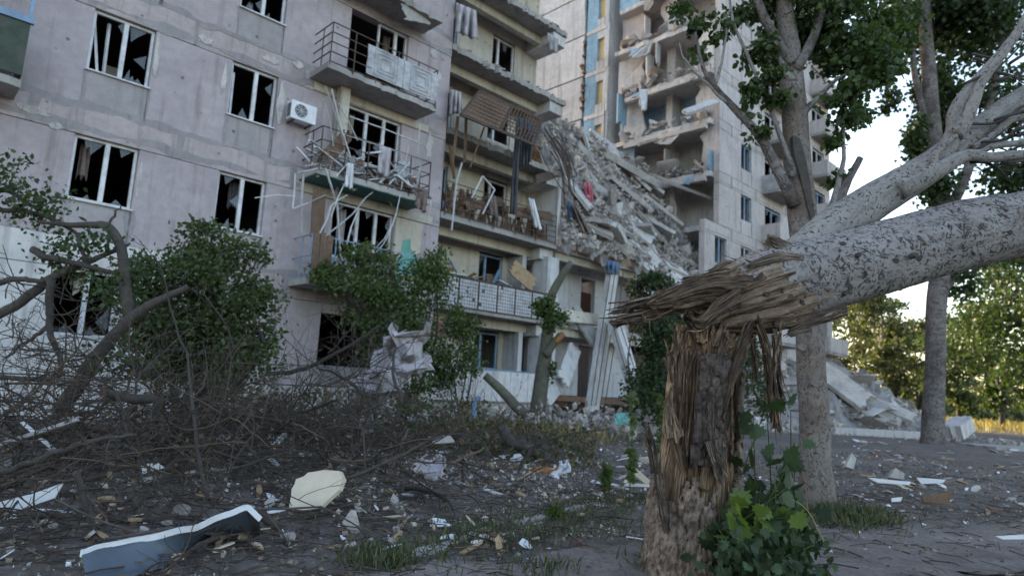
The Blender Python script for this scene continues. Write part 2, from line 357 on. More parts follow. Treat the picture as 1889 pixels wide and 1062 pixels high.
def strip_path(name, pts, wid, mat, zoff):
    P = spline(pts, 60); T = np.gradient(P, axis=0); V = []; F = []; K = 9
    for i, p in enumerate(P):
        t = T[i] / (np.linalg.norm(T[i]) + 1e-9); n = np.array([t[1], -t[0]])
        w = wid * (1 + .22 * nz(i * .31, 3, 0))
        for k in range(K):
            q = p[:2] + n * w * (k / (K - 1) - .5) + .05 * rng.normal(size=2) * (k in (0, K - 1))
            V.append((q[0], q[1], gz(q[0], q[1]) + zoff))
    for i in range(len(P) - 1):
        for k in range(K - 1): F.append((i * K + k, i * K + k + 1, (i + 1) * K + k + 1, (i + 1) * K + k))
    o = MB().add(V, F).build(name, mat, smooth=True, origin=None); return tag(o, kind='structure')
def pathmat():
    m, N, L, P = nodes('dusty trodden path'); tc = N.new('ShaderNodeTexCoord').outputs['Object']
    n1 = tex(N, L, tc, scale=1.6, detail=9, rough=.7); n2 = tex(N, L, tc, scale=22, detail=8, rough=.8)
    a = ramp(N, L, n1.outputs[0], [(.33, (.14, .117, .108)), (.52, (.25, .215, .20)), (.7, (.33, .29, .27))])
    a = mix(N, L, ramp(N, L, n2.outputs[0], [(.5, 0.0), (.68, .8)]), a, (.075, .06, .05))
    n5 = tex(N, L, tc, scale=90, detail=4, rough=.8); a = mix(N, L, ramp(N, L, n5.outputs[0], [(.55, 0.0), (.68, .8)]), a, (.33, .3, .28))
    L.new(a, P.inputs['Base Color']); P.inputs['Roughness'].default_value = 1; P.inputs['Specular IOR Level'].default_value = .0
    bump(N, L, P, n2.outputs[0], .8, .03); return m
PATHM = pathmat()
strip_path('path', [(-3, 2.2), (.2, 3.7), (2.4, 5.2), (4.6, 6.0), (7.5, 6.6), (13, 8)], 1.5, PATHM, .018)

# ------------------------------------------------------------------ building
BLD = empty('apartment_building', bw((0, 0, 0)), 'grey concrete panel apartment block with its middle section collapsed and windows blown out', 'building')
BLD.rotation_euler = (0, 0, PI / 2 - PHI)
PITS = 0
def jagpanel(u0, u1, z0, z1, y0, y1, mat, name='wall_panel'):
    g = .008; d = rng.uniform(-.006, .006)
    return MB().box(u0 + g, u1 - g, y0 + d, y1, z0 + g, z1 - g).build(name, mat, BLD)
RIB = MB()
def ribbon(a, b, horiz, w, y):
    L_ = b[0] - a[0] if horiz else b[1] - a[1]; k = max(4, int(L_ / .12)); t = np.linspace(0, 1, k); V = []; s0 = rng.uniform(0, 99)
    for i in range(k):
        lo = -w * max(-.02, .36 + .8 * nz(t[i] * L_ * 1.1, s0)); hi = w * max(-.02, .36 + .8 * nz(t[i] * L_ * 1.1, s0 + 20))
        if not horiz: lo, hi = min(lo, -.014), max(hi, .014)
        if horiz: x = a[0] + L_ * t[i]; V += [(x, y, a[1] + lo), (x, y, a[1] + hi)]
        else: z = a[1] + L_ * t[i]; V += [(a[0] + lo, y, z), (a[0] + hi, y, z)]
    n = len(V); V2 = [(v[0], v[1] + .02, v[2]) for v in V]
    F = []
    for i in range(k - 1):
        p = 2 * i; F += [(p, p + 1, p + 3, p + 2), (p, p + 2, n + p + 2, n + p), (p + 1, n + p + 1, n + p + 3, p + 3)]
    RIB.add(V + V2, F)
def wall_run(u0, u1, F, opens, mats, y0=0.0, beltcuts=(), th=.3, smear=.2):
    top = F + 2.27
    opens = sorted(opens); edges = [u0]
    for o in opens:
        edges += [o[0], o[1]]
    edges.append(u1)
    for i in range(0, len(edges), 2):
        a, b = edges[i], edges[i + 1]
        if b - a < .08: continue
        k = max(1, round((b - a) / 2.6)); c = np.linspace(a, b, k + 1)
        for j in range(k):
            jagpanel(c[j], c[j + 1], F + .1, top, y0, y0 + th, mats[0])
            if c[j] > u0 + .05 and smear: ribbon((c[j], F + .12), (c[j], F + (.9 if j == 0 else 2.2)), False, rng.uniform(.05, .16), y0 - .010)
    for (a, b, za, zb) in opens:
        if za > .15:
            jagpanel(a, b, F + .1, F + za, y0, y0 + th - .03, mats[1])
            if smear: [ribbon((q_, F + .12), (q_, F + za - .05), False, .07, y0 - .010) for q_ in (a, b)]
        if zb < 2.2: jagpanel(a, b, F + zb, top, y0, y0 + th, mats[0])
    c = [u0] + [q for q in beltcuts if u0 < q < u1] + [u1]
    for j in range(len(c) - 1):
        jagpanel(c[j], c[j + 1], top, F + 2.9, y0, y0 + th, mats[2])
        if j and smear: ribbon((c[j], top + .02), (c[j], F + 2.88), False, .14, y0 - .010)
    if smear:
        ribbon((u0, top + .13), (u1, top + .13), True, smear, y0 - .0065); ribbon((u0, F + 2.9), (u1, F + 2.9), True, smear, y0 - .0065)

def shard(mb, p, q, r, y): mb.prism([(p[0], y, p[1]), (q[0], y, q[1]), (r[0], y, r[1])], (0, .005, 0))
def window(u0, u1, z0, z1, y=.1, mul=(.52,), mat='pvc', fw=.055, shards=5, fallen=0, sill=True, sash=False):
    mb = MB()
    mb.box(u0, u1, y, y + .07, z0, z0 + fw).box(u0, u1, y, y + .07, z1 - fw, z1)
    mb.box(u0, u0 + fw, y + .002, y + .068, z0 + fw, z1 - fw).box(u1 - fw, u1, y + .002, y + .068, z0 + fw, z1 - fw)
    w = mb.build('window', M[mat], BLD)
    for t in mul:
        c = u0 + (u1 - u0) * t; MB().box(c - .045, c + .045, y - .006, y + .064, z0 + fw, z1 - fw).build('mullion', M[mat], w)
    if rng.random() < .55 and u0 < 12:
        cw = rng.uniform(.15, .4); cx = rng.uniform(u0 + .1, u1 - .5); K_ = 8; zt = z1 - .06; zb = z0 + rng.uniform(.1, .8)
        MB().prism([(cx + cw * t, y + .35 + .05 * math.sin(t * 14), zb + rng.uniform(0, .25)) for t in np.linspace(0, 1, K_)] + [(cx + cw * t, y + .35 + .05 * math.sin(t * 14), zt) for t in np.linspace(1, 0, K_)], (0, .012, 0)).build('torn_curtain', M[['cream', 'tarp', 'browncloth', 'darkcloth', 'cream'][rng.integers(5)]], w)
    if sill: MB().box(u0 - .03, u1 + .03, -.06, y, z0 - .035, z0 - .002).build('sill', M[mat], w)
    if shards:
        cs = [u0 + fw] + [u0 + (u1 - u0) * t for t in mul] + [u1 - fw]
        for i in range(shards):
            j = rng.integers(0, len(cs) - 1); a, b = cs[j] + .045, cs[j + 1] - .045; s = rng.integers(0, 3); g_ = MB()
            if s == 0:
                zc = rng.uniform(z0 + .1, z1 - .3); shard(g_, (b, zc), (b, zc + rng.uniform(.2, .5)), (b - rng.uniform(.08, .25), zc + .15), y + .03)
            elif s == 1:
                xc = rng.uniform(a, max(a + .01, b - .2)); shard(g_, (xc, z0 + fw), (xc + rng.uniform(.12, .25), z0 + fw), (xc + .1, z0 + fw + rng.uniform(.1, .3)), y + .037)
            else:
                xc = rng.uniform(a, max(a + .01, b - .2)); shard(g_, (xc, z1 - fw), (xc + rng.uniform(.15, .3), z1 - fw), (xc + .05, z1 - fw - rng.uniform(.1, .4)), y + .044)
            g_.build('glass_shard', M['glass'], w)
    for i in range(fallen):
        a = (rng.uniform(u0 + .1, (u0 + u1) / 2 - .1), z0 + fw); b = (a[0] + rng.uniform(-.3, .3), z1 - rng.uniform(.1, .5))
        MB().bar((a[0], y + .11 + .05 * i, a[1]), (b[0], y + .16 + .05 * i, b[1]), .05, .05).build('loose_sash_bar', M[mat], w)
    return w

FA = [.9 + 2.8 * k for k in range(9)]
WIN = (.9, 2.27)
for k, F in enumerate(FA):
    left = [(-.9, .25, *WIN), (2.36, 3.55, *WIN), (5.28, 6.43, *WIN)]
    bal = [(8.3, 10.25, .12 if k == 3 else .75, 2.27)] if k else [(8.25, 10.03, .65, 2.0)]
    if k == 0:
        mats = (M['wall'], M['spandrel'], M['belt'])
        wall_run(-3, 4.4, F - .0, left[:2], (M['whitewash'],) * 3, y0=-.05, smear=0)
        wall_run(4.4, 11.9, F, left[2:] + bal, mats, beltcuts=(7.2,))
    else:
        wall_run(-3, 11.9, F, left + bal, (M['wall'], M['spandrel'], M['belt']), beltcuts=(-1, 1.6, 4.35, 7.1, 9.6), smear=.17 if k < 5 else 0)
    for (a, b, za, zb) in left + bal:
        if (a, k) == (2.36, 2): window(a, b, F + za, F + zb, fallen=2, shards=8, mul=(.53,))
        elif (a, k) == (5.28, 2): window(a, b, F + za, F + zb, mul=(.55,), fallen=1, shards=2)
        elif a == 8.3 and k == 3: window(9.25, b, F + .75, F + zb, mul=(.6,), shards=1, sill=False)
        elif a == 8.3: window(a, b, F + za, F + zb, mul=(.42, .72), shards=4, mat='pvc', sill=False)
        elif k == 0 and a == 8.25: continue
        elif k < 5: window(a, b, F + za, F + zb, shards=5, fallen=int(rng.integers(0, 2)))
for (u, z, w_, h_) in ((6.55, 8.1, .22, 1.1), (5.12, 8.2, .14, .9), (3.62, 8.2, .12, 1.2), (6.2, 9.15, .5, .22), (4.6, 9.0, .4, .25), (3.62, 5.3, .1, .9), (6.9, 9.3, .3, .25), (1.6, 6.2, .6, .2), (9.2, 9.0, .8, .15), (11.3, 8.4, .3, .9), (11.4, 10.6, .3, .7), (11.2, 11.4, .4, .3), (2.0, 6.0, .3, .15), (11.4, 4.4, .25, .8)):
    K = 15; MB().prism([(u + w_ * .5 * math.cos(t) * rng.uniform(.55, 1.15), -.016, z + h_ * .5 * math.sin(t) * rng.uniform(.55, 1.15)) for t in np.linspace(0, 2 * PI, K, endpoint=False)], (0, .02, 0)).build('bare_plaster_patch', M['plasterlight'], BLD)
# plinth and joints
MB().box(-3, 4.4, -.12, .3, -1.2, .62).build('plinth', M['whitewash'], BLD)
MB().box(4.4, 11.9, -.10, .3, -1.2, .98).build('plinth', M['whitewash'], BLD)
MB().box(-3, 4.4, -.05, .3, .62, .98).build('plinth', M['whitewash'], BLD)
# interior: floors, cross walls, rear wall, roof
for F in FA:
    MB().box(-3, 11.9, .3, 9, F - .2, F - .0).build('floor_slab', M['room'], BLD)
MB().box(-3, 17.4, .5, 13, 25.9, 26.4).build('roof', M['slab'], BLD)
MB().box(-3.3, -3, 0, 13, -1, 26).build('end_wall', M['wall'], BLD)
MB().box(-3, 17.4, 12.7, 13, -1, 25.9).build('rear_wall', M['wall'], BLD)
MB().box(17.41, 29.19, 12.7, 13, -1, 10.5, .1).build('rear_wall', M['wall'], BLD)  # unseen wall added to stop sun reaching the slope's lower lip
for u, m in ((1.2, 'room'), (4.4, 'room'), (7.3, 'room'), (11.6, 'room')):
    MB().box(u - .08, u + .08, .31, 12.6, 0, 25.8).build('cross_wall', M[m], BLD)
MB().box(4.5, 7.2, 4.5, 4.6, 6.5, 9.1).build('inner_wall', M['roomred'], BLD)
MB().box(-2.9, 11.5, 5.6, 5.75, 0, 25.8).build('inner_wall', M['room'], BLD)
MB().box(2.95, 3.3, 1.6, 1.66, 7.5, 8.25).build('cardboard_panel', M['cream'], BLD)

# left balcony at frame edge and the balcony column
def railing_bars(mb, u0, u1, z0, z1, yf, side=True, n=4, rb=.012):
    for i in range(n + 1):
        z = z0 + (z1 - z0) * i / n; mb.bar((u0, yf, z), (u1, yf, z), rb * 2)
        if side: mb.bar((u0, yf, z), (u0, 0, z), rb * 2).bar((u1, yf, z), (u1, 0, z), rb * 2)
    for u in np.linspace(u0, u1, 6): mb.bar((u, yf, z0 - .1), (u, yf, z1), rb * 2.2)
    if side:
        for yy in (yf * .5,):
            for u in (u0, u1): mb.bar((u, yy, z0), (u, yy, z1), rb * 2)
def broken_slab(u0, u1, y0, y1, z0, z1, mat, name, parent, jag=.04, k=26):
    t = np.linspace(u0, u1, k); o = [(u, y0 + abs(rng.normal(0, jag)), z0) for u in t] + [(u1, y1, z0), (u0, y1, z0)]
    mb = MB().prism(o, (0, 0, z1 - z0)); return mb.build(name, mat, parent)
for F, col in ((9.3, 'slab'), (6.5, 'slab'), (3.7, 'slab'), (12.1, 'slab'), (14.9, 'slab')):
    s = broken_slab(7.25, 10.75, -1.0, -.002, F - .24, F - .08, M[col], 'balcony', BLD)
    if F == 6.5: MB().box(7.3, 10.7, -.95, -.02, F - .262, F - .243).build('underside_paint', M['green'], s)
    if F == 9.3:
        mb = MB(); railing_bars(mb, 7.3, 10.7, F - .05, F + 1.02, -.97); mb.build('railing', M['rust'], s)
        for a, b in ((8.35, 9.5), (9.52, 10.68)):
            p = MB()
            k = 14; g_ = [(u, -1.0 + .03 * nz(u * 3, z * 3) - (.06 if u > 10 else 0) * (u - 10), z) for z in np.linspace(F + .02, F + .86, k) for u in np.linspace(a, b, k)]
            p.add(g_, [(j * k + i, j * k + i + 1, (j + 1) * k + i + 1, (j + 1) * k + i) for j in range(k - 1) for i in range(k - 1)])
            p2 = p.build('railing_panel', M['panel'], s); md = p2.modifiers.new('s', 'SOLIDIFY'); md.thickness = .02
            for q in (0, .1, .2):
                c, zc, r = (a + b) / 2, F + .44, .36 - q
                rr = MB(); 
                for (x0, z0_, x1, z1_) in ((c - r, zc - r, c + r, zc - r), (c - r, zc + r, c + r, zc + r), (c - r, zc - r, c - r, zc + r), (c + r, zc - r, c + r, zc + r)):
                    rr.bar((x0, -1.035, z0_), (x1, -1.035, z1_), .014)
                rr.build('panel_moulding', M['panel'], s)
    if F == 6.5:
        mb = MB(); railing_bars(mb, 7.3, 10.7, F - .05, F + 1.0, -.97, n=3); mb.build('railing', M['rust'], s)
    if F == 3.7:
        mb = MB(); railing_bars(mb, 7.3, 10.6, F - .05, F + 1.0, -.97, n=2); mb.build('railing', M['bluepaint'], s)
        for i, u in enumerate((7.32, 7.5, 7.68, 8.6, 8.78, 9.6)):
            MB().box(u, u + .15, -1.04, -1.0, F - .3 + rng.uniform(-.1, .1), F + .85 + rng.uniform(-.15, .25), .01).build('plank', M['wood'], s)
# post from the fourth balcony and yellowed wall strips behind balconies
MB().box(8.02, 8.3, -.35, -.12, 6.45, 9.04).build('pillar', M['cream'], BLD)
MB().box(7.3, 11.6, -.03, -.012, 5.98, 6.22).build('wall_patch', M['cream'], BLD)
MB().box(7.4, 11.2, -.03, -.012, 8.8, 9.02).build('wall_patch', M['cream'], BLD)
MB().prism([(10.35, -.025, 4.3), (11.2, -.025, 4.3), (11.15, -.025, 4.9), (10.9, -.025, 5.1), (10.85, -.025, 5.4), (10.6, -.025, 5.3), (10.55, -.025, 4.8), (10.35, -.025, 4.75)], (0, .015, 0)).build('teal_paint_patch', M['teal'], BLD)
MB().box(10.3, 11.25, -.012, -.0115, 4.2, 5.95).build('wall_patch', M['cream'], BLD)
for z in (6.42, 9.22):
    pass
s = broken_slab(-3, 1.27, -.9, -.002, 6.3, 6.45, M['slab'], 'balcony', BLD)
MB().box(-3, 1.25, -.95, -.91, 6.5, 7.52).build('railing_panel', M['olive'], s)
MB().box(-3, 1.3, -.99, -.9, 7.53, 7.66).build('handrail', M['bluepaint'], s)
MB().box(1.2, 1.25, -.9, -.06, 6.5, 7.52).build('railing_panel', M['olive'], s)
for u in (-.6, .5, 1.2): MB().box(u, u + .06, -.95, -.89, 7.67, 8.9).build('glazing_post', M['bluepaint'], s)
MB().box(.2, .62, -.965, -.952, 6.8, 7.2).build('pale_patch', M['panel'], s)

# loggias
for k, F in enumerate(FA):
    s = broken_slab(11.95, 17.35 + (.15 if k > 2 else 0), .02, 12, F - .2, F, M['slab'], 'loggia_slab', BLD, jag=.07 if k > 2 else .02, k=60)
    MB().box(12.0, 17.0, .8, 1.05, F - .52, F - .21).build('beam', M['cream'], BLD)
    MB().box(16.75, 17.45, .15 if k > 2 else .3, 1.6, F - .62, F - .22, .01).build('cross_beam', M['beam'], BLD)
    opens = [(12.3, 13.3, .12, 2.1), (15.0, 16.15, .9, 2.2)]
    wall_run(11.9, 17.4, F, opens, (M['cream'],) * 3, y0=1.6, th=.2, smear=0)
    for j, (a, b, za, zb) in enumerate(opens):
        window(a, b, F + za, F + zb, y=1.66, mul=(.3,) if j else (), mat='pvc' if rng.random() < .4 else 'bluepaint', sill=False, shards=2, fw=.06)
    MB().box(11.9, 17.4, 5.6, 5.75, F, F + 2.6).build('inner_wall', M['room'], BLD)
MB().box(11.62, 11.9, .31, 1.6, .0, 26).build('side_wall', M['wall'], BLD)
MB().box(17.40, 17.55, .1, 1.6, 6.52, 9.05, .03).build('loggia_end_wall', M['whitewash'], BLD)
for k in (0, 1):
    F = FA[k]
    MB().box(16.95, 17.55, .05, .75, F, F + 2.28).build('column', M['pale'], BLD)
    MB().box(16.4, 16.6, .8, 1.58, F, F + 2.28).build('partition', M['pale'], BLD)
MB().box(17.38, 17.6, 1.85, 12.6, -.5, 26).build('broken_cross_wall', M['beam'], BLD)
MB().box(11.9, 17.5, .05, .4, -1.2, .68).build('plinth', M['slab'], BLD)
# parapet of tiled panels (second storey) and smooth panels (ground storey)
for i in range(6):
    a, b = 12.0 + i * .83, 12.0 + (i + 1) * .83 - .02
    p = MB().box(a, b, -.02, .015, 3.62, 4.55).build('parapet_panel', M['rust'], BLD)
    q = MB()
    for x in np.linspace(a + .02, b - .02, 8)[:-1]:
        for z in np.linspace(3.64, 4.53, 9)[:-1]:
            if rng.random() < .97: q.box(x + .006, x + (b - a - .04) / 7 - .012, -.034 - .004 * rng.random(), -.0205, z + .006, z + .89 / 8 - .012)
    q.build('tiling', M['panel'], p)['kind'] = 'stuff'
    MB().box(a - .1 + .1, b + .0, -.02, .015, .75, 1.72).build('parapet_panel', M['whitewash'], BLD)
MB().box(12.0, 16.98, -.03, .03, 1.725, 1.77).build('handrail', M['bluepaint'], BLD)
MB().box(12.0, 16.98, -.03, .03, 4.56, 4.6).build('handrail', M['rust'], BLD)
# brick infill under the loggia
for r in range(7):
    for c in range(5):
        u = 12.02 + c * .2 + (.1 if r % 2 else 0); MB().box(u, u + .185, .0 + rng.uniform(-.008, .008), .09, 2.62 + r * .085, 2.62 + r * .085 + .07).build('brick', M['brick'], BLD)
# storey three loggia: rusty railing and plank wreckage
mb = MB(); railing_bars(mb, 12.05, 17.2, 6.5, 7.5, -.03, side=False, n=5); mb.build('railing', M['rust'], BLD)
for i in range(90):
    u = rng.uniform(12.1, 17.0); h_ = rng.uniform(.3, 1.0); t = rng.normal(0, .25)
    MB().bar((u, .08 + rng.uniform(0, .25), 6.52), (u + t * h_, .06 + rng.uniform(-.1, .25), 6.52 + h_), rng.uniform(.05, .14), .02).build('plank', M['wood'], BLD)

# lower storeys right of the loggias, under the debris
for k in (0, 1):
    F = FA[k]
    wall_run(17.6, 24.0, F, [(17.75, 18.8, .9, 2.15), (20.6, 21.5, .12, 2.15)], (M['pale'],) * 3, y0=1.5, th=.2, smear=0)
    broken_slab(17.6, 23.6, .05, 9, F + 2.6 - .02, F + 2.8 - .02, M['slab'], 'floor_slab', BLD, jag=.1, k=50)
    MB().box(17.6, 23.4, .3, .55, F + 2.3, F + 2.575).build('beam', M['cream'], BLD)
    MB().box(17.6, 29.1, 5.5, 5.6, F, F + 2.5).build('inner_wall', M['room'], BLD)

# right hand section
FC = [1.3 + 2.8 * k for k in range(11)]
for k, F in enumerate(FC):
    u0 = 27.9 if F < 9 else 29.3
    op = [(31.65, 32.85, .9, 2.27), (34.5, 36.5, .3, 2.2), (38.4, 39.6, .9, 2.27), (41.4, 43.4, .3, 2.2)]
    if k == 2: op.insert(0, (28.9, 30.1, .9, 2.27))
    wall_run(u0, 44, F, op, (M['wallc'], M['wallc'], M['wallc']), beltcuts=(30.6, 33.4, 37.2, 40.4), smear=.05)
    for (a, b, za, zb) in op: window(a, b, F + za, F + zb, mat='bluepaint' if rng.random() < .5 else 'pvc', shards=2, mul=(.5,), fallen=int(rng.random() < .3), sill=False)
    for (a, b) in ((34.1, 37.0), (41.2, 44.1)):
        s = broken_slab(a, b, -1.0, -.002, F + .06, F + .2, M['slab'], 'balcony', BLD)
        if rng.random() < .75 or a > 40:
            p = MB().box(a, b, -1.0, -.96, F + .22, F + 1.1); p.box(b - .04, b, -.955, -.01, F + .22, F + 1.1).box(a, a + .04, -.955, -.01, F + .22, F + 1.1)
            p.build('railing_panel', M['panel' if (k in (4, 6) and a < 40) else 'wallc'], s)
        else:
            mb = MB(); railing_bars(mb, a, b, F + .25, F + 1.1, -.97, n=3); mb.build('railing', M['rust'], s)
    MB().box(31.2, 43.9, .31, 12.6, F - .1, F + .08).build('floor_slab', M['room'], BLD)
MB().box(31.2, 43.9, 5, 5.2, 0, 32).build('inner_wall', M['room'], BLD)
MB().box(33.3, 33.5, .31, 4.9, 0, 32).build('cross_wall', M['room'], BLD)
MB().box(37.5, 37.7, .31, 4.9, 0, 32).build('cross_wall', M['room'], BLD)
MB().box(44, 44.3, 0, 23.6, -1, 32.3).build('end_wall', M['wallc'], BLD)
MB().box(29.2, 43.99, 23.3, 23.6, -1, 32.3).build('rear_wall', M['wallc'], BLD)
MB().box(29.2, 43.99, .32, 23.3, 32.25, 32.6).build('roof', M['slab'], BLD)
MB().box(28, 44, -.08, .3, -1.2, 1.38).build('plinth', M['slab'], BLD)

# torn open party side with its rooms
def tornwall(name, pts, th, mat):                        # polygon in the plane u = const, given as (u, [(y, z)...])
    u, yz = pts; return MB().prism([(u, y, z) for y, z in yz], (th, 0, 0)).build(name, mat, BLD)
for k, F in enumerate(FC):
    if F < 6: continue
    if k in (5, 6, 4): MB().box(28.75, 29.0, .5, 5.6, F - .45, F - .19, .03).build('edge_beam', M['beam'], BLD)
    # floor slab stump
    K = 30; ys = np.sort(rng.uniform(.32, 6.4, K)); ys[0], ys[-1] = .32, 6.4; ed = .05 * rng.normal(size=K) + .10 * rng.integers(-1, 2) * (ys > rng.uniform(1, 5)) + rng.normal(0, .02) * ys
    o = [(28.95 + np.clip(ed[q], -.35, .5), y, F - .18) for q, y in enumerate(ys)] + [(31.15, 6.4, F - .18), (31.15, .32, F - .18)]
    MB().prism(o, (0, 0, .26)).build('torn_floor_slab', M['beam'], BLD)
    tone = ['pale', 'pale', 'blue', 'pale', 'pale', 'blue', 'pale', 'pale', 'pale', 'pale', 'pale'][k]
    MB().box(31.0, 31.15, .35, 7.2, F + .09, F + 2.66).build('room_wall', M[tone], BLD)
    MB().box(29.1 + .25 * rng.random(), 30.98, 7.25, 7.42, F - .3, F + 2.5, .03).build('room_wall', M['pale'], BLD)
    MB().box(30.0, 30.98, 3.0 + .5 * rng.random(), 3.65, F + .09, F + 2.64).build('partition', M['beam'], BLD)
    # wall with a doorway; a yellow panel close behind stands in for warm light
    MB().box(29.2, 29.4, 8.15, 9.0, F - .3, F + 2.5).build('room_wall', M['blue' if F > 13 else 'pale'], BLD)
    MB().box(29.18, 29.42, 7.63, 8.149, F - .3, F + .25, .01).build('door_sill', M['beam'], BLD)
    MB().box(29.2, 29.4, 7.43, 7.62, F - .3, F + 2.5).build('room_wall', M['pale'], BLD)
    MB().box(29.2, 29.4, 7.63, 8.149, F + 1.75, F + 2.5).build('lintel', M['pale'], BLD)
    MB().box(29.16, 29.44, 7.43, 9.0, F - .55, F - .31).build('torn_floor_slab', M['beam'], BLD)
    MB().box(29.41, 29.5, 7.6, 8.2, F - .3, F + 2.5).build('doorway_glow_panel', M['yellow'], BLD)
    for q in range(17):
        if 14 < F < 23 and rng.random() < .42:
            MB().obox((29.22 + rng.uniform(-.12, .04), 9.1 + .12 * nz(F + q * .4, 2) + rng.uniform(-.1, .1), F - .3 + q * .16), (.24, .2 + rng.uniform(-.05, .08), .13), rotm(*rng.normal(0, .08, 3))).build('brick', M['brick'], BLD)
    for (y0_, y1_, side) in ((.32, .9 + 1.3 * rng.random(), 0), (4.3 + 1.2 * rng.random(), 6.6, 1), (2.2 + rng.random(), 3.2 + rng.random(), 2)):
        if rng.random() < (.75 if side < 2 else .5):
            q = 7; zt = F + (2.62 if side < 2 or rng.random() < .5 else rng.uniform(.8, 1.8)); zb = F + .1 if side < 2 else F + .1
            e1 = [(y1_ - abs(rng.normal(0, .28)) * (side != 1), zb + (zt - zb) * t) for t in np.linspace(0, 1, q)]; e0 = [(y0_ + abs(rng.normal(0, .28)) * (side != 0), zb + (zt - zb) * t) for t in np.linspace(1, 0, q)]
            u_ = 29.2 + rng.uniform(-.1, .5); MB().prism([(u_ + .1 * nz(y, z), y, z) for y, z in e1 + e0], (.16, 0, 0)).build('torn_wall_piece', M[['pale', 'beam', 'wallc', 'blue', 'pale', 'whitewash'][rng.integers(6)]], BLD)
    for q in range(2):
        y_ = rng.uniform(.6, 5.4); w_ = rng.uniform(.5, 1.3); h_ = rng.uniform(.35, .9); MB().prism([(28.85, y_, F - .02), (28.88, y_ + w_, F - .04), (28.78 - .3 * rng.random(), y_ + w_ * rng.uniform(.85, 1.05), F - h_ * rng.uniform(.8, 1)), (28.8, y_ + w_ * .5, F - h_ * rng.uniform(.85, 1.1)), (28.76 - .2 * rng.random(), y_ + w_ * .08, F - h_ * rng.uniform(.6, 1))], (.1, 0, 0)).build('hanging_slab_piece', M[['beam', 'pale', 'slab', 'blue'][rng.integers(4)]], BLD)
    jag = [(9.2, F - .3), (11.2, F - .3), (11.2, F + 2.4), (9.2 + .1 * rng.random(), F + 2.4), (9.3, F + 1.6), (9.22, F + .8)]
    tornwall('party_wall_panel', (29.2, jag), .25, M['pale'])
    for q in range(4): tornwall('party_wall_panel', (29.2, [(11.22 + q * 3, F - .3), (14.2 + q * 3, F - .3), (14.2 + q * 3, F + 2.4), (11.22 + q * 3, F + 2.4)]), .25, M['pale'])
# wreckage lying on the torn floors
TORN = []
for F in [q for q in FC if 11 < q < 22]:
    for i in range(44): TORN.append((F, 28.85 + 1.2 * rng.random() ** 2, .5 + 5.8 * rng.random(), rng.uniform(.15, .4) + .6 * rng.random() ** 3))
# hanging bits of the torn rooms
for (px, py, yin, w, h_, m) in ((1186, 165, 4.6, .5, 1.6, 'pale'), (1200, 120, 4.2, .7, 1.3, 'beam'), (1215, 95, 3.6, .4, 1.4, 'pale'), (1195, 60, 4.4, .55, 1.9, 'wallc'), (1316, 300, .4, .9, 1.2, 'blue'), (1240, 300, 3.0, 1.4, 1.2, 'slab'), (1148, 205, 6.0, .9, 1.9, 'blue')):
    p = loc(px, py, yin); K = 9
    o = [(p[0] - w / 2 + w * t, p[1], p[2] - h_ / 2 + rng.uniform(-.15, .2) * h_) for t in np.linspace(0, 1, K)] + [(p[0] + w / 2, p[1], p[2] + h_ / 2), (p[0] - w / 2, p[1], p[2] + h_ / 2)]
    MB().prism(o, (.05, .12, 0)).build('torn_wall_piece', M[m], BLD)
rb = RIB.build('joint_mortar', M['mortar'], BLD); rb['kind'] = 'stuff'

# ------------------------------------------------------------------ rubble
def hull_mesh(name, size, n, mat, flat=1.0):
    bm = bmesh.new()
    for i in range(n):
        p = rng.normal(size=3); p /= np.linalg.norm(p); p = np.sign(p) * np.abs(p) ** .6
        bm.verts.new(p * np.array(size) * rng.uniform(.75, 1) * .5)
    r = bmesh.ops.convex_hull(bm, input=bm.verts)
    bmesh.ops.delete(bm, geom=list({e for e in r['geom_interior'] + r['geom_unused'] if isinstance(e, bmesh.types.BMVert)}), context='VERTS')
    me = bpy.data.meshes.new(name); bm.to_mesh(me); bm.free(); me.materials.append(mat); return me
CH = [hull_mesh('chunk', (1, rng.uniform(.6, 1), rng.uniform(.4, .8)), 14, M['rubble']) for _ in range(8)]
CHS = [hull_mesh('slab_fragment', (1, rng.uniform(.5, .9), .16), 18, M['beam' if i % 2 else 'rubble']) for i in range(8)]
def inst(me, name, p, scale, R, label, cat, group):
    o = bpy.data.objects.new(name, me); COL.objects.link(o)
    m = Matrix(np.array(R).tolist()).to_4x4(); m.translation = Vector(p); o.matrix_world = m @ Matrix.Diagonal((*([scale] * 3 if np.isscalar(scale) else scale), 1))
    return tag(o, label, cat, group)
def long_slab(name, a, b, w, th, mat, label, cat='concrete slab', nrm=None, jag=.06, ribs=False):
    a = np.array(a); b = np.array(b); d = b - a; L_ = np.linalg.norm(d); d = d / L_
    n = np.array(nrm if nrm is not None else -FN * -.55 + np.array([0, 0, .83])); n = n - d * (n @ d); n /= np.linalg.norm(n); s = np.cross(d, n)
    K = 8; o = []
    for t in np.linspace(-.5, .5, K): o.append(a + s * w * t + d * rng.uniform(-jag, jag) * 2)
    for t in np.linspace(.08, .92, 7): o.append(a + d * L_ * t + s * w * (.5 + rng.uniform(-jag, jag) * .5))
    for t in np.linspace(.5, -.5, K): o.append(b + s * w * t + d * rng.uniform(-jag, jag) * 2)
    for t in np.linspace(.92, .08, 7): o.append(a + d * L_ * t - s * w * (.5 + rng.uniform(-jag, jag) * .5))
    mb = MB().prism(o, -n * th)
    if ribs:
        for t in (-.42, .42): mb.bar(a + s * w * t + n * .06 + d * .1, b + s * w * t + n * .06 - d * .1, .09, .12, up=n)
    return tag(mb.build(name, mat), label, cat)
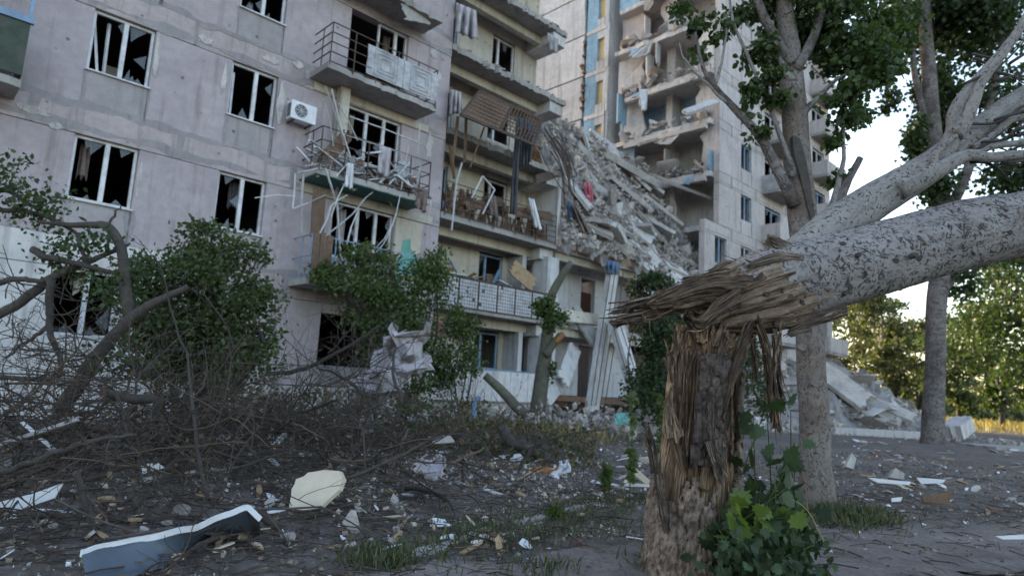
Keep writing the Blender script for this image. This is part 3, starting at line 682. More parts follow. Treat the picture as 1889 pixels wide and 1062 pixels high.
def heap_z(u, y):                                        # rubble slope in the gap, building coordinates
    t = np.clip((u - 17.6) / 11.4, 0, 1)
    front = np.interp(u, [17, 23.2, 25, 29.5], [6.45, 6.4, 5.0, 5.6])
    top = 12.6 - .6 * t + .45 * y * (.25 + .75 * t) * .6
    s = np.clip((y + .2) / np.interp(u, [17, 20, 29.5], [2.6, 3.0, 4.2]), 0, 1)
    return front + (top - front) * s ** .85
def rubble_heap(name, nu, ny, fu, fy, zf, amp, world, mat):
    us = np.linspace(*fu, nu); ys = np.linspace(*fy, ny); V = []
    for y in ys:
        for u in us:
            z = zf(u, y) + amp * nz(u * 1.1, y * 1.1, 2) + amp * .6 * (mnoise.cell(Vector((u * 2.2, y * 2.2, 0))))
            V.append(bw((u, y, z)) if world else (u, y, z))
    F = [(j * nu + i, j * nu + i + 1, (j + 1) * nu + i + 1, (j + 1) * nu + i) for j in range(ny - 1) for i in range(nu - 1)]
    o = MB().add(V, F).build(name, mat); return o
h1 = rubble_heap('rubble_heap', 110, 90, (17.45, 29.15), (-.3, 12.5), heap_z, .5, True, M['dust'])
tag(h1, 'steep slope of broken grey concrete filling the collapsed gap', 'rubble', kind='stuff')
def mound(x, y):
    ax, ay, bx, by = 7.0, 26.0, 19.8, 30.5
    t = ((x - ax) * (bx - ax) + (y - ay) * (by - ay)) / ((bx - ax) ** 2 + (by - ay) ** 2); tc = min(max(t, 0), 1)
    d = math.hypot(x - ax - tc * (bx - ax), y - ay - tc * (by - ay))
    hgt = np.interp(t, [-.15, .15, .5, .68, .85, 1.0, 1.1], [.2, 1.8, 2.9, 2.3, 1.2, .4, 0])
    return hgt * math.exp(-(d / (2.0 if (x - ax) * (by - ay) - (y - ay) * (bx - ax) > 0 else 3.2)) ** 2) - .12
us = np.linspace(4, 21, 90); vs = np.linspace(22, 37, 80)
V = [(x, y, mound(x, y) + .6 * nz(x * 1.1, y * 1.1, 4) * min(1, max(0, mound(x, y)))) for y in vs for x in us]
o = MB().add(V, [(j * 90 + i, j * 90 + i + 1, (j + 1) * 90 + i + 1, (j + 1) * 90 + i) for j in range(79) for i in range(89)]).build('rubble_mound', M['dust'])
tag(o, 'mound of broken concrete spilled on the ground in front of the standing section', 'rubble', kind='stuff')

for (F, u, y, q_) in TORN:
    slabby = rng.random() < .5
    inst((CHS if slabby else CH)[rng.integers(8)], 'room_debris', bw((u, y, F + .1 + q_ * .35 + .5 * rng.random() ** 2)), q_ * (1.5 if slabby else 1), randrot() if rng.random() < .5 else rotm(rng.normal(0, .5), rng.normal(0, .5), rng.uniform(0, 6)),
         ('flat' if slabby else 'lumpy') + ' piece of rubble left on the torn floor ' + {12.5: 'lowest of the open rooms', 15.3: 'above the blue patched room', 18.1: 'third from the slope', 20.9: 'near the top of the view'}[round(F, 1)] + (' by the corner' if y < 2 else ' at its middle' if y < 4.2 else ' at the inner end'), 'rubble', 'rubble on the torn floors')
def chips(name, pts, sizes, mats, label, cat, flat=.5):   # many small pieces joined, too many to count
    mb = MB()
    T = np.array([(1, 0, 0), (-1, 0, 0), (0, 1, 0), (0, -1, 0), (0, 0, 1), (0, 0, -1)], float); TF = [(0, 2, 4), (2, 1, 4), (1, 3, 4), (3, 0, 4), (2, 0, 5), (1, 2, 5), (3, 1, 5), (0, 3, 5)]
    VV = []; FF = []
    for i, (p, s) in enumerate(zip(pts, sizes)):
        v = T * rng.uniform(.5, 1, (6, 1)) * np.array([1, rng.uniform(.4, 1), flat]) * s
        VV.append(v @ randrot().T + p); FF += [tuple(a + 6 * i for a in f) for f in TF]
    mb.add(np.concatenate(VV), FF); o = mb.build(name, mats); return tag(o, label, cat, kind='stuff')
P = []; Z = []
for i in range(9000):
    u = rng.uniform(17.5, 29.1); y = -.25 + 8 * rng.random() ** 1.7; P.append(bw((u, y, heap_z(u, y) + .1 + .4 * rng.random()))); Z.append(.05 + .2 * rng.random() ** 3)
chips('rubble_fragments', P, Z, M['rubble'], 'small concrete fragments strewn over the collapsed slope', 'rubble')
P = []; Z = []
for i in range(5200):
    x, y = rng.uniform(6, 20), rng.uniform(23, 31.5)
    if mound(x, y) < .05 and rng.random() > .15: continue
    P.append((x, y, max(0, mound(x, y)) + .05)); Z.append(.05 + .18 * rng.random() ** 3)
chips('mound_fragments', P, Z, M['rubble'], 'small concrete fragments on the ground level rubble mound', 'rubble')
for i in range(72):                                       # broken floor planks sliding down
    u = rng.uniform(18.2, 28.0); y = -.1 + 6 * rng.random() ** 1.4; L_ = rng.uniform(.7, 2.2); w_ = rng.uniform(.4, 1.4)
    c = np.array([u, y, heap_z(u, y) + rng.uniform(.05, .5)]); dl = np.array([rng.normal(.75, .35), rng.normal(-.25, .35), rng.normal(-.62, .25)]); dl /= np.linalg.norm(dl)
    n_ = np.array([rng.normal(.2, .35), -.75 + rng.normal(0, .3), .6]); A_, B_ = bw(c - dl * L_ / 2), bw(c + dl * L_ / 2); n_ = bw(n_) - bw((0, 0, 0))
    mb_len = ('long' if L_ > 1.8 else 'mid length' if L_ > 1.25 else 'short'); wide = 'wide' if w_ > .75 else 'narrow'
    long_slab('floor_plank', A_, B_, w_, rng.uniform(.1, .2), M[['beam', 'rubble', 'slab', 'beam'][rng.integers(4)]], mb_len + ' ' + wide + ' broken floor plank ' + ('high on the slope' if y > 2.6 else 'halfway up the slope' if y > .9 else 'at the lower lip of the slope') + (' beside the loggias' if u < 21.5 else ' in its middle' if u < 25.5 else ' beside the torn rooms'), 'concrete plank', nrm=n_, jag=.05)['group'] = 'broken floor planks on the slope'
for i in range(230):
    u = rng.uniform(17.7, 28.9); y = -.2 + 6.5 * rng.random() ** 1.5; s = .3 + .65 * rng.random() ** 2
    slabby = rng.random() < .55
    R = rotm(rng.normal(-.15, .35), rng.normal(.35, .4), rng.uniform(-.5, 1.2)) if slabby else randrot()
    Rw = np.array(Matrix.Rotation(PI / 2 - PHI, 3, 'Z')) @ R
    inst((CHS if slabby else CH)[rng.integers(8)], 'concrete_chunk', bw((u, y, heap_z(u, y) + .22)), s * (1.5 if slabby else 1), Rw,
         ('flat' if slabby else 'blocky') + (' big' if s > .62 else ' small') + ' concrete chunk ' + ('high on the slope' if y > 2.6 else 'halfway up the slope' if y > .9 else 'at the lower lip of the slope') + (' beside the loggias' if u < 21.5 else ' in its middle' if u < 25.5 else ' beside the torn rooms'), 'rubble chunk', 'concrete chunks on the collapsed slope')
for i in range(150):
    x, y = rng.uniform(7, 19.5), rng.uniform(24, 31)
    z = mound(x, y)
    if z < .1: continue
    slabby = rng.random() < .7
    inst((CHS if slabby else CH)[rng.integers(8)], 'concrete_chunk', (x, y, z + .08), (.5 + 1.5 * rng.random() ** 2) if slabby else .25 + .6 * rng.random() ** 2, rotm(rng.normal(0, .3), rng.normal(.2, .3), rng.uniform(0, 6)) if slabby else randrot(),
         ('flat' if slabby else 'blocky') + ' concrete chunk in the ground mound ' + ('left of the near poplar trunk' if x / y < .46 else 'right of the near poplar trunk' if x / y < .56 else 'close to the far poplar trunk') + (', near its top' if z > 1.6 else ', near its foot'), 'rubble chunk', 'concrete chunks on the ground mound')

def on(px, py, yin): return bw(loc(px, py, yin))
SL = [((1024, 226), 3.4, (1215, 338), 2.2, .62, .2, 'beam', 'longest pale ribbed floor plank sliding diagonally down the collapsed slope', True),
      ((1052, 275), 2.2, (1104, 335), 1.3, .5, .16, 'beam', 'short pale concrete plank below the upper end of the longest plank', False),
      ((1128, 322), 1.9, (1205, 385), .9, .75, .16, 'beam', 'wide light grey slab in the middle of the collapsed slope', False),
      ((1213, 325), 2.4, (1308, 360), 1.2, 1.1, .14, 'rubble', 'flat grey floor sheet resting against the party wall above the slope', False),
      ((1106, 345), 1.3, (1146, 395), .6, .6, .16, 'beam', 'small tilted slab left of the wide light grey slab', False),
      ((1090, 395), .5, (1165, 430), .2, .8, .14, 'slab', 'dark tilted slab just above the lower floor edge', False),
      ((1180, 390), 1.0, (1225, 440), .4, .8, .14, 'rubble', 'broken grey slab below the wide slab near the bottom of the slope', False),
      ((1195, 360), 1.5, (1256, 408), .9, .6, .14, 'beam', 'thin concrete sheet lying beside the party wall rubble', False),
      ((1265, 205), .3, (1322, 185), .1, .4, .16, 'beam', 'concrete beam end dangling at the torn room edge', False),
      ((1180, 265), 4.5, (1235, 250), 3.0, 1.0, .15, 'slab', 'grey floor piece hanging from the torn fifth floor room', False)]
for (a, ya, b, yb, w, th, m, lab, ribs) in SL: long_slab('concrete_slab', on(*a, ya), on(*b, yb), w, th, M[m], lab, ribs=ribs)
# leaning concrete pillars with exposed bars at the foot of the gap
def pillar(a, b, w, label, bars=4):
    t = empty('leaning_pillar', a, label, 'concrete pillar'); a = np.array(a); b = np.array(b)
    child(MB().bar(a, b, w, w * .55, jit=.03, up=(.7, -.7, 0)), 'shaft', M['beam'], t)
    d = (b - a) / np.linalg.norm(b - a)
    for i in range(bars):
        s = FD * (i / (bars - 1) - .5) * w * 1.5 + FN * .22
        P = spline([a + s + d * .3, a * .5 + b * .5 + s + FD * rng.normal(0, .04), b + s + d * .15], 8)
        child(MB().tube(P, .016, 5), 'reinforcing_bar', M['rust'], t)
pillar(on(1092, 762, -1.0), on(1130, 505, -.1), .52, 'leaning grey pillar with rusty bars left of the white fallen pillar')
pillar(on(1178, 738, -2.6), on(1132, 590, -1.0), .6, 'pale fallen pillar tilted left against the ruin with bent bars', 3)
for i, (a, b, w, m, lab) in enumerate([((1040, 700), (1062, 640), .6, 'whitewash', 'white broken panel propped under the leaning pillar'),
        ((1110, 640), (1060, 570), .8, 'slab', 'dark tilted slab behind the leaning pillar'), ((1010, 735), (1050, 690), .5, 'beam', 'white block at the foot of the pruned tree'),
        ((1195, 560), (1230, 520), .9, 'pale', 'pale wall panel fallen behind the dark shrub'), ((1040, 580), (1110, 590), .5, 'cream', 'cream board lying on the torn lower floor')]):
    long_slab('fallen_panel', on(*a, -.3), on(*b, .3), w, .1, M[m], lab, 'panel', nrm=FN * .9 + np.array([0, 0, .4]))
for (a, b, w, lab, m) in (((1490, 660), (1600, 740), 2.0, 'large smooth pale slab leaning on the ground mound behind the near poplar', 'rubble'),
                       ((1560, 715), (1660, 775), 1.5, 'broad pale slab at the right foot of the ground mound', 'rubble'), ((1440, 690), (1500, 720), 1.2, 'tilted slab on the ground mound left of the near poplar', 'rubble'),
                       ((1590, 730), (1690, 770), 1.0, 'long flat slab end pointing towards the far poplar', 'rubble'), ((1450, 740), (1490, 800), 1.1, 'white slab piece at the base of the mound by the stump', 'rubble')):
    pa = at(*a, 27.5); pb = at(*b, 26.2); pb[2] = max(pb[2], .15)
    long_slab('concrete_slab', pa, pb, w * .72, .16, M[m], lab, nrm=np.array([.1, -.6, .8]))

# ------------------------------------------------------------------ wreckage on the facade
def bent(name, pts, r, mat, label, cat, group, flat=True):
    mb = MB(); P = [np.array(p) for p in pts]
    Q = [P[0]]
    for a, b in zip(P[:-1], P[1:]):
        m_ = (a + b) / 2 + rng.normal(0, .035, 3); Q += [m_, b]
    for a, b in zip(Q[:-1], Q[1:]): mb.bar(a, b, r, r * .6)
    return tag(mb.build(name, mat), label, cat, group)
lab = 'bent white window frame strip hanging off the wrecked balconies'
grp = 'bent frame strips on the balcony column'
for pts in ([(600, 160), (640, 290)], [(612, 165), (650, 300), (640, 320)], [(595, 180), (615, 270)], [(625, 190), (660, 260)], [(548, 318), (600, 310), (640, 345)], [(470, 365), (545, 362)],
            [(480, 405), (520, 390), (600, 360)], [(545, 320), (540, 385), (575, 372)], [(600, 310), (622, 380), (628, 470), (633, 540)], [(590, 430), (610, 380), (640, 360)], [(600, 435), (650, 395), (700, 345)],
            [(755, 265), (740, 350)], [(738, 360), (718, 430), (690, 470)], [(795, 370), (790, 400)], [(700, 265), (728, 330)], [(640, 250), (790, 300)], [(720, 300), (770, 360)], [(775, 230), (770, 290)], [(645, 215), (775, 265)],
            [(560, 320), (556, 430)], [(640, 330), (610, 400)], [(660, 390), (640, 450)], [(720, 420), (690, 460)]):
    bent('frame_strip', [on(x, y, -1.05 + .12 * i + rng.uniform(-.15, .1)) for i, (x, y) in enumerate(pts)], rng.uniform(.025, .05), M['pvc' if rng.random() < .5 else 'panel'], lab + (' out to the left wall' if pts[0][0] < 575 else ' at the top left corner' if pts[0][1] < 230 and pts[0][0] < 640 else ' across the middle window' if pts[0][1] < 320 else ' down before the lowest window'), 'frame strip', grp)
for i in range(120):
    u = rng.uniform(7.35, 10.65); y = rng.uniform(-1.0, -.2); z = 6.45 + rng.uniform(0, .8) * rng.random() ** .5 * (1 - .3 * (u > 9.5)); L_ = rng.uniform(.2, 1.1)
    d = rng.normal(size=3) * np.array([1, .3, .8]); d /= np.linalg.norm(d)
    m = ['pvc', 'pvc', 'panel', 'wood', 'rubble', 'brick', 'white'][rng.integers(7)]
    p = np.array((u, y, z)); o = MB().bar(bw(p - d * L_ / 2), bw(p + d * L_ / 2), rng.uniform(.03, .16), rng.uniform(.015, .05), jit=.008).build('wreckage_piece', M[m])
    tag(o, {'pvc': 'white plastic strip', 'panel': 'grey board piece', 'wood': 'brown wooden slat', 'rubble': 'concrete sliver', 'brick': 'reddish brown fragment', 'white': 'bright white scrap'}[m] + ' in the wreckage heap of the green bottomed balcony, ' + ('left end' if u < 8.4 else 'middle' if u < 9.6 else 'right end'), 'debris', 'wreckage pieces on the green balcony')
for k, (u0, u1, F) in enumerate(((12.1, 17.3, 9.3), (12.1, 17.3, 12.1), (12.1, 17.0, 14.9))):
    for i in range(26):
        u = rng.uniform(u0, u1); s = rng.uniform(.1, .32)
        inst(CHS[rng.integers(8)], 'slab_edge_debris', bw((u, .12 + rng.uniform(0, .3), F + .05)), s, rotm(rng.normal(0, .4), rng.normal(0, .4), rng.uniform(0, 6)), 'small brown grey fragment on a broken loggia floor edge', 'debris', 'fragments along the loggia floor edges')
for i in range(24):
    u = rng.uniform(12.3, 16.8); d = rng.normal(size=3) * np.array([1, .3, .7]); d /= np.linalg.norm(d); p = np.array((u, .5, 4.5 + rng.uniform(-.3, .3))); L_ = rng.uniform(.5, 1.1)
    o = MB().bar(bw(p - d * L_ / 2), bw(p + d * L_ / 2), rng.uniform(.05, .3), .03).build('broken_board', M[(bm_ := ['wood', 'pvc', 'panel', 'palewood', 'bluepaint'][rng.integers(5)])])
    tag(o, {'wood': 'dark brown', 'pvc': 'white plastic', 'panel': 'grey', 'palewood': 'tan wooden', 'bluepaint': 'blue painted'}[bm_] + ' board piled behind the tiled parapet, ' + ('shrub end' if u < 14 else 'middle' if u < 15.5 else 'column end'), 'debris', 'boards behind the tiled parapet')
long_slab('wooden_frame', on(945, 490, .2), on(985, 525, .2), .55, .05, M['palewood'], 'tan wooden frame leaning out over the tiled parapet', 'frame', nrm=FN)
# lattice canopy with a rusty frame, on struts
t = empty('broken_canopy', on(925, 240, -.3), 'rusty lattice balcony canopy tilted outwards over the loggia', 'canopy')
c0, c1, c2, c3 = on(885, 168, .3), on(1000, 222, -.2), on(985, 268, -.9), on(850, 212, -.9)
mb = MB()
for a, b in ((c0, c1), (c1, c2), (c2, c3), (c3, c0), ((c0 + c1) / 2, (c3 + c2) / 2)): mb.bar(a, b, .07)
child(mb, 'frame', M['rust'], t); mb = MB()
for s in np.linspace(.04, .96, 20): mb.bar(c0 + (c1 - c0) * s, c3 + (c2 - c3) * s, .035, .012)
for s in np.linspace(.06, .94, 8): mb.bar(c0 + (c3 - c0) * s, c1 + (c2 - c1) * s, .035, .014)
child(mb, 'lattice', M['wood'], t)
h = c0 * .45 + c1 * .05 + c3 * .45 + c2 * .05
child(MB().add([c0, (c0 + c1) / 2, (c3 + c2) / 2, c3], [(0, 1, 2, 3)]), 'sheet', M['wood'], t)
for a, b in (((857, 300), (860, 215)), ((835, 300), (845, 215)), ((867, 310), (893, 235)), ((838, 330), (830, 270))):
    tag(MB().bar(on(*a, -.1), on(*b, -.3), .09, .05).build('timber_post', M['wood']), 'brown timber post propping the tilted lattice canopy', 'post', 'timber posts under the canopy')
for a, b in (((833, 425), (842, 335)), ((842, 335), (852, 300)), ((870, 365), (890, 325)), ((890, 325), (912, 350)), ((912, 350), (890, 395))):
    tag(MB().bar(on(*a, -.25), on(*b, -.25), .05, .03).build('frame_strip', M['pvc']), 'white strip dangling in front of the plank filled loggia', 'frame strip', 'white strips at the plank filled loggia')
# hanging cloths
def cloth(name, outline_fn, nu, nv, mat, label, cat='cloth'):
    V = []; 
    for j in range(nv):
        for i in range(nu): V.append(outline_fn(i / (nu - 1), j / (nv - 1)))
    o = MB().add(V, [(j * nu + i, j * nu + i + 1, (j + 1) * nu + i + 1, (j + 1) * nu + i) for j in range(nv - 1) for i in range(nu - 1)]).build(name, mat, smooth=True)
    md = o.modifiers.new('s', 'SOLIDIFY'); md.thickness = .012; return tag(o, label, cat)
def hang(tl, tr, bl, br, yin, fold=.08, nf=4):
    def f(s, t):
        x = (tl[0] * (1 - s) + tr[0] * s) * (1 - t) + (bl[0] * (1 - s) + br[0] * s) * t; y = (tl[1] * (1 - s) + tr[1] * s) * (1 - t) + (bl[1] * (1 - s) + br[1] * s) * t
        p = loc(x, y, yin + fold * math.sin(s * nf * 2 * PI + 2 * t) * (.4 + t) + .1 * nz(s * 2, t * 2, yin)); p[2] += .12 * nz(s * 5, t * 1.0, 3) * t; return bw(p)
    return f
cloth('curtain', hang((957, 215), (985, 232), (958, 310), (980, 300), -.5), 16, 16, M['darkcloth'], 'dark grey curtain hanging from the canopy corner', 'curtain')
cloth('curtain', hang((952, 215), (962, 218), (940, 395), (952, 395), -.52, .06, 2), 10, 20, M['darkcloth'], 'long narrow dark drape hanging down to the plank filled loggia', 'curtain')
cloth('blanket', hang((1052, 378), (1062, 378), (1072, 430), (1095, 432), -.1, .1, 2), 14, 14, M['browncloth'], 'brown blanket hanging over the broken floor edge', 'blanket')
cloth('garment', hang((1076, 335), (1092, 340), (1082, 382), (1096, 380), .6, .06, 3), 12, 12, M['redcloth'], 'pink and red garment caught on the rubble slope')
cloth('garment', hang((1115, 478), (1142, 484), (1120, 505), (1140, 508), -.2, .12, 3), 12, 10, M['bluecloth'], 'blue and white garment bundled on top of the leaning pillar')
cloth('rag', hang((975, 365), (985, 368), (985, 420), (1000, 425), -.3, .05, 2), 8, 12, M['white'], 'pale rag hanging off the plank filled loggia')
cloth('rag', hang((1046, 370), (1056, 372), (1050, 405), (1058, 410), .1, .05, 2), 8, 8, M['bluecloth'], 'blue rag beside the brown blanket')
cloth('rag_bundle', hang((842, 5), (878, 20), (838, 60), (882, 75), -.2, .25, 3), 18, 14, M['tarp'], 'grey bundle of torn fabric stuck at the top loggia corner')
cloth('rag_bundle', hang((830, 165), (850, 170), (828, 215), (852, 205), -.2, .18, 3), 14, 12, M['tarp'], 'pale crumpled fabric at the end of the lattice canopy')
cloth('rag', hang((1180, 165), (1195, 165), (1183, 205), (1193, 204), 3.6, .05, 1), 8, 10, M['white'], 'white rag hanging from the torn upper floor')
cloth('rag', hang((700, 268), (722, 274), (696, 318), (716, 330), -1.1, .06, 2), 8, 10, M['tarp'], 'grey rag hung over the rail of the green bottomed balcony')
cloth('rag', hang((640, 300), (652, 303), (636, 345), (650, 350), -1.1, .05, 2), 8, 10, M['white'], 'white torn strip of sheet below the green bottomed balcony')
cloth('rag', hang((770, 345), (790, 350), (768, 385), (784, 392), -1.08, .06, 2), 8, 10, M['browncloth'], 'brown rag at the right end of the green bottomed balcony')
cloth('rag', hang((900, 360), (915, 363), (902, 398), (920, 405), -.12, .06, 2), 8, 10, M['browncloth'], 'brown rag over the planks of the third loggia')
cloth('rag', hang((1010, 60), (1030, 72), (1012, 92), (1028, 100), .1, .08, 2), 8, 8, M['tarp'], 'pale rag at the right end of the top loggia edge')
for i, (a, b, w_, m_, l_) in enumerate((((606, 290), (640, 250), .35, 'wood', 'brown board leaning at the left end of the green bottomed balcony'), ((735, 300), (760, 330), .4, 'panel', 'grey sheet tipped over the rail of the green bottomed balcony'), ((585, 440), (590, 350), .35, 'wood', 'tall brown board standing at the lowest balcony corner'),
        ((860, 380), (930, 372), .3, 'wood', 'long brown board across the third loggia'), ((950, 390), (1020, 400), .35, 'wood', 'splintered board sagging off the third loggia right end'), ((990, 330), (1035, 318), .3, 'rust', 'rusty sheet edge at the third loggia ceiling'), ((745, 20), (790, 30), .5, 'slab', 'broken slab piece under the top balcony'))):
    long_slab('loose_board', on(*a, -.9 if a[0] < 800 else -.05), on(*b, -.8 if a[0] < 800 else .2), w_, .03, M[m_], l_, 'board', nrm=FN)
# bent rods at the right end of the loggias
for i in range(16):
    a = loc(1005 + rng.uniform(-10, 25), 260 + rng.uniform(-25, 20), .2); p = [a, a + np.array([rng.uniform(.1, .5), -.4, -.8]), a + np.array([rng.uniform(.2, 1.1), -.5, -rng.uniform(1.4, 2.4)])]
    tag(MB().tube([bw(q) for q in spline(p, 8)], rng.uniform(.012, .028), 5).build('bent_rod', M['rust']), 'thin rusty rod drooping from the broken loggia end', 'rod', 'rusty rods at the loggia end')
# air conditioner
t = empty('air_conditioner', bw((7.02, -.28, 7.68)), 'white boxy air conditioner on the wall beside the window of the dark reddish room', 'air conditioner'); t.rotation_euler = (0, 0, PI / 2 - PHI); t.scale = (.95, .95, .95)
def ch2(mb, name, mat): 
    o = mb.build(name, mat, t); return o
ch2(MB().box(-.36, .36, -.12, .14, 0, .5), 'casing', M['white'])
K = 24; ring = [(-.08 + .18 * math.cos(a), -.122, .26 + .18 * math.sin(a)) for a in np.linspace(0, 2 * PI, K, endpoint=False)]
ch2(MB().prism(ring, (0, -.008, 0)), 'fan_opening', M['black'])
mb = MB()
for r in (.06, .11, .16): mb.tube([(-.08 + r * math.cos(a), -.138, .26 + r * math.sin(a)) for a in np.linspace(0, 2 * PI, 20)], .006, 4, cap=False)
for a in np.linspace(0, PI, 5)[:-1]: mb.bar((-.08 - .17 * math.cos(a), -.138, .26 - .17 * math.sin(a)), (-.08 + .17 * math.cos(a), -.138, .26 + .17 * math.sin(a)), .008)
ch2(mb, 'fan_grille', M['white'])
for i in range(7): ch2(MB().box(-.375, -.362, -.1, .1, .06 + i * .055, .085 + i * .055), 'vent_slat', M['black'])
for x in (-.25, .25): ch2(MB().bar((x, -.1, -.03), (x, .3, -.03), .04), 'bracket', M['rust'])
ch2(MB().tube(spline([(.3, .1, .1), (.4, .2, -.1), (.36, .26, -.5)], 8), .02, 6), 'pipe', M['pvc'])

# ------------------------------------------------------------------ broken poplar (in focus)
SY = 4.3
BT = empty('broken_poplar', at(1275, 1075, SY) * np.array([1, 1, 0]), 'thick poplar snapped above its splintered stump, white spotted trunk fallen to the right', 'tree')
def px_path(pts, Y): return np.array([at(x, y, Y[i] if hasattr(Y, '__len__') else Y) for i, (x, y) in enumerate(pts)])
PXM = SY / FPX                                           # metres per photo pixel at the stump
# stump core: torn wood, with slabs of bark outside
SP = spline(px_path([(1272, 1110), (1272, 1000), (1280, 880), (1290, 760), (1297, 660), (1302, 610)], SY), 90); SP[:, 1] = SY
SR = np.interp(np.linspace(0, 1, 90), [0, .12, .3, .42, .55, .75, 1], np.array([80, 70, 65, 67, 60, 60, 60]) * PXM)
NT = 170
def stump_r(i, a, bark):
    v = i / 89; L_ = v * 1.75
    lobes = 1 + .07 * math.sin(3 * a + 1) + .05 * math.sin(5 * a + 2.2) * (1.3 - v)
    gr = .5 - abs(mnoise.noise(Vector((math.cos(a) * 6, math.sin(a) * 6, L_ * .9))))       # long grooves
    fib = mnoise.noise(Vector((math.cos(a) * 22, math.sin(a) * 22, L_ * 1.6)))
    if bark:
        v1 = mnoise.voronoi(Vector((math.cos(a) * 3.6 + .5 * nz(a * 3, L_ * 6, 1), math.sin(a) * 3.6 + .5 * nz(a * 3, L_ * 6, 12), L_ * 4.4 + .8 * nz(a * 2.5, L_ * 4))))[0]
        plate = min(.22, v1[1] - v1[0]) / .22
        return SR[i] * lobes + .008 + .034 * plate ** .6 + .026 * nz(math.cos(a) * 5, math.sin(a) * 5, L_ * 9) + .006 * nz(math.cos(a) * 20, math.sin(a) * 20, L_ * 30)
    pl = mnoise.cell(Vector((a * 3.1 + .5 * nz(L_ * 1.3, 4), L_ * 1.5 + 3 * mnoise.cell(Vector((a * 3.1, 0, 9))), 2))); pl2 = mnoise.cell(Vector((a * 8.3 + .3 * nz(L_ * 2, 8), L_ * 2.2, 5)))
    crack = max(0, .10 - abs(mnoise.noise(Vector((math.cos(a) * 9, math.sin(a) * 9, L_ * .7))))) / .10
    return SR[i] * lobes * (.92 + .06 * gr) + .012 * fib + .030 * pl + .012 * pl2 - .022 * crack - .012
ang = np.linspace(PI / 2, PI / 2 + 2 * PI, NT)            # seam at the back
def stump_grid(bark):
    V = []; U = []
    for i in range(90):
        for a in ang:
            r = stump_r(i, a, bark); V.append(SP[i] + np.array([math.cos(a) * r, math.sin(a) * r, 0])); U.append((a * .27, i / 89 * 1.75))
    return V, U
V, U = stump_grid(False)
for j, a in enumerate(ang):                               # ragged upper rim
    up = .10 * nz(math.cos(a) * 3, math.sin(a) * 3, 7) + .08 * max(0, mnoise.noise(Vector((math.cos(a) * 14, math.sin(a) * 14, 1))))
    for i in range(72, 90): V[i * NT + j] = V[i * NT + j] + np.array([0, 0, up * (i - 72) / 17])
V.append(SP[-1] + np.array([0, 0, -.12])); U.append((0, 1.6))
F = [(i * NT + j, i * NT + j + 1, (i + 1) * NT + j + 1, (i + 1) * NT + j) for i in range(89) for j in range(NT - 1)] + [(89 * NT + j, 89 * NT + j + 1, 90 * NT) for j in range(NT - 1)]
stump = child(MB().add(V, F, U), 'stump', M['wood_torn'], BT, smooth=False)
V, U = stump_grid(True)
def barkmask(i, a):
    v = i / 89; d = ((a + PI / 2 + PI) % (2 * PI)) - PI; edge = .35 * nz(a * 3, v * 9, 3)
    low = v < .36 + .10 * nz(a * 2.5, 1) + .03 * math.sin(9 * a) and not (.25 < d < .95 and v > .16 + .05 * nz(a * 4, 5))
    patch = abs(d + .02) < .36 + .25 * edge and .44 < v + .1 * edge < .80
    strip_ = abs(d - 1.5) < .3 and v < .75
    return low or patch or strip_
F = [(i * NT + j, i * NT + j + 1, (i + 1) * NT + j + 1, (i + 1) * NT + j) for i in range(89) for j in range(NT - 1) if barkmask(i, ang[j])]
bk = child(MB().add(V, F, U), 'bark', M['stumpbark'], BT); md = bk.modifiers.new('s', 'SOLIDIFY'); md.thickness = .022; md.offset = -1
def strip(mb, path, w, th, twist=0.0, tip=.1, base=1.0, nrm=None, k=9, fr=.0):  # one torn fibre strand with an irregular section
    P = spline(path, k); T = np.gradient(P, axis=0); T /= np.linalg.norm(T, axis=1)[:, None] + 1e-9
    n0 = np.array(nrm if nrm is not None else (.1, -1, .2), float); V = []; U = []
    L_ = np.concatenate([[0], np.cumsum(np.linalg.norm(np.diff(P, axis=0), axis=1))]); m = 7; off = rng.uniform(-.004, .004, m); u0 = rng.uniform(0, 5)
    prof = np.array([(-.5, -.2), (-.32, .45), (-.05, .25), (.22, .55), (.5, .0), (.25, -.5), (-.25, -.4)])
    prof = prof + rng.uniform(-.22, .22, prof.shape)
    for i in range(k):
        t = i / (k - 1); s = base + (tip - base) * t ** 1.6; s *= 1 + rng.uniform(-.28, .22)
        n = n0 - T[i] * (n0 @ T[i]); n /= np.linalg.norm(n) + 1e-9; b = np.cross(T[i], n); ca, sa = math.cos(twist * t), math.sin(twist * t)
        n, b = n * ca + b * sa, b * ca - n * sa
        for (x, y) in prof: V.append(P[i] + b * x * w * s + n * y * th * (.4 + .6 * s) + rng.normal(0, fr, 3))
        for q in range(m): U.append((u0 + q / m * w * 2, L_[i]))
    F = [(i * m + j, i * m + (j + 1) % m, (i + 1) * m + (j + 1) % m, (i + 1) * m + j) for i in range(k - 1) for j in range(m)] + [tuple(range(m)), tuple((k - 1) * m + j for j in range(m))]
    mb.add(V, F, U)
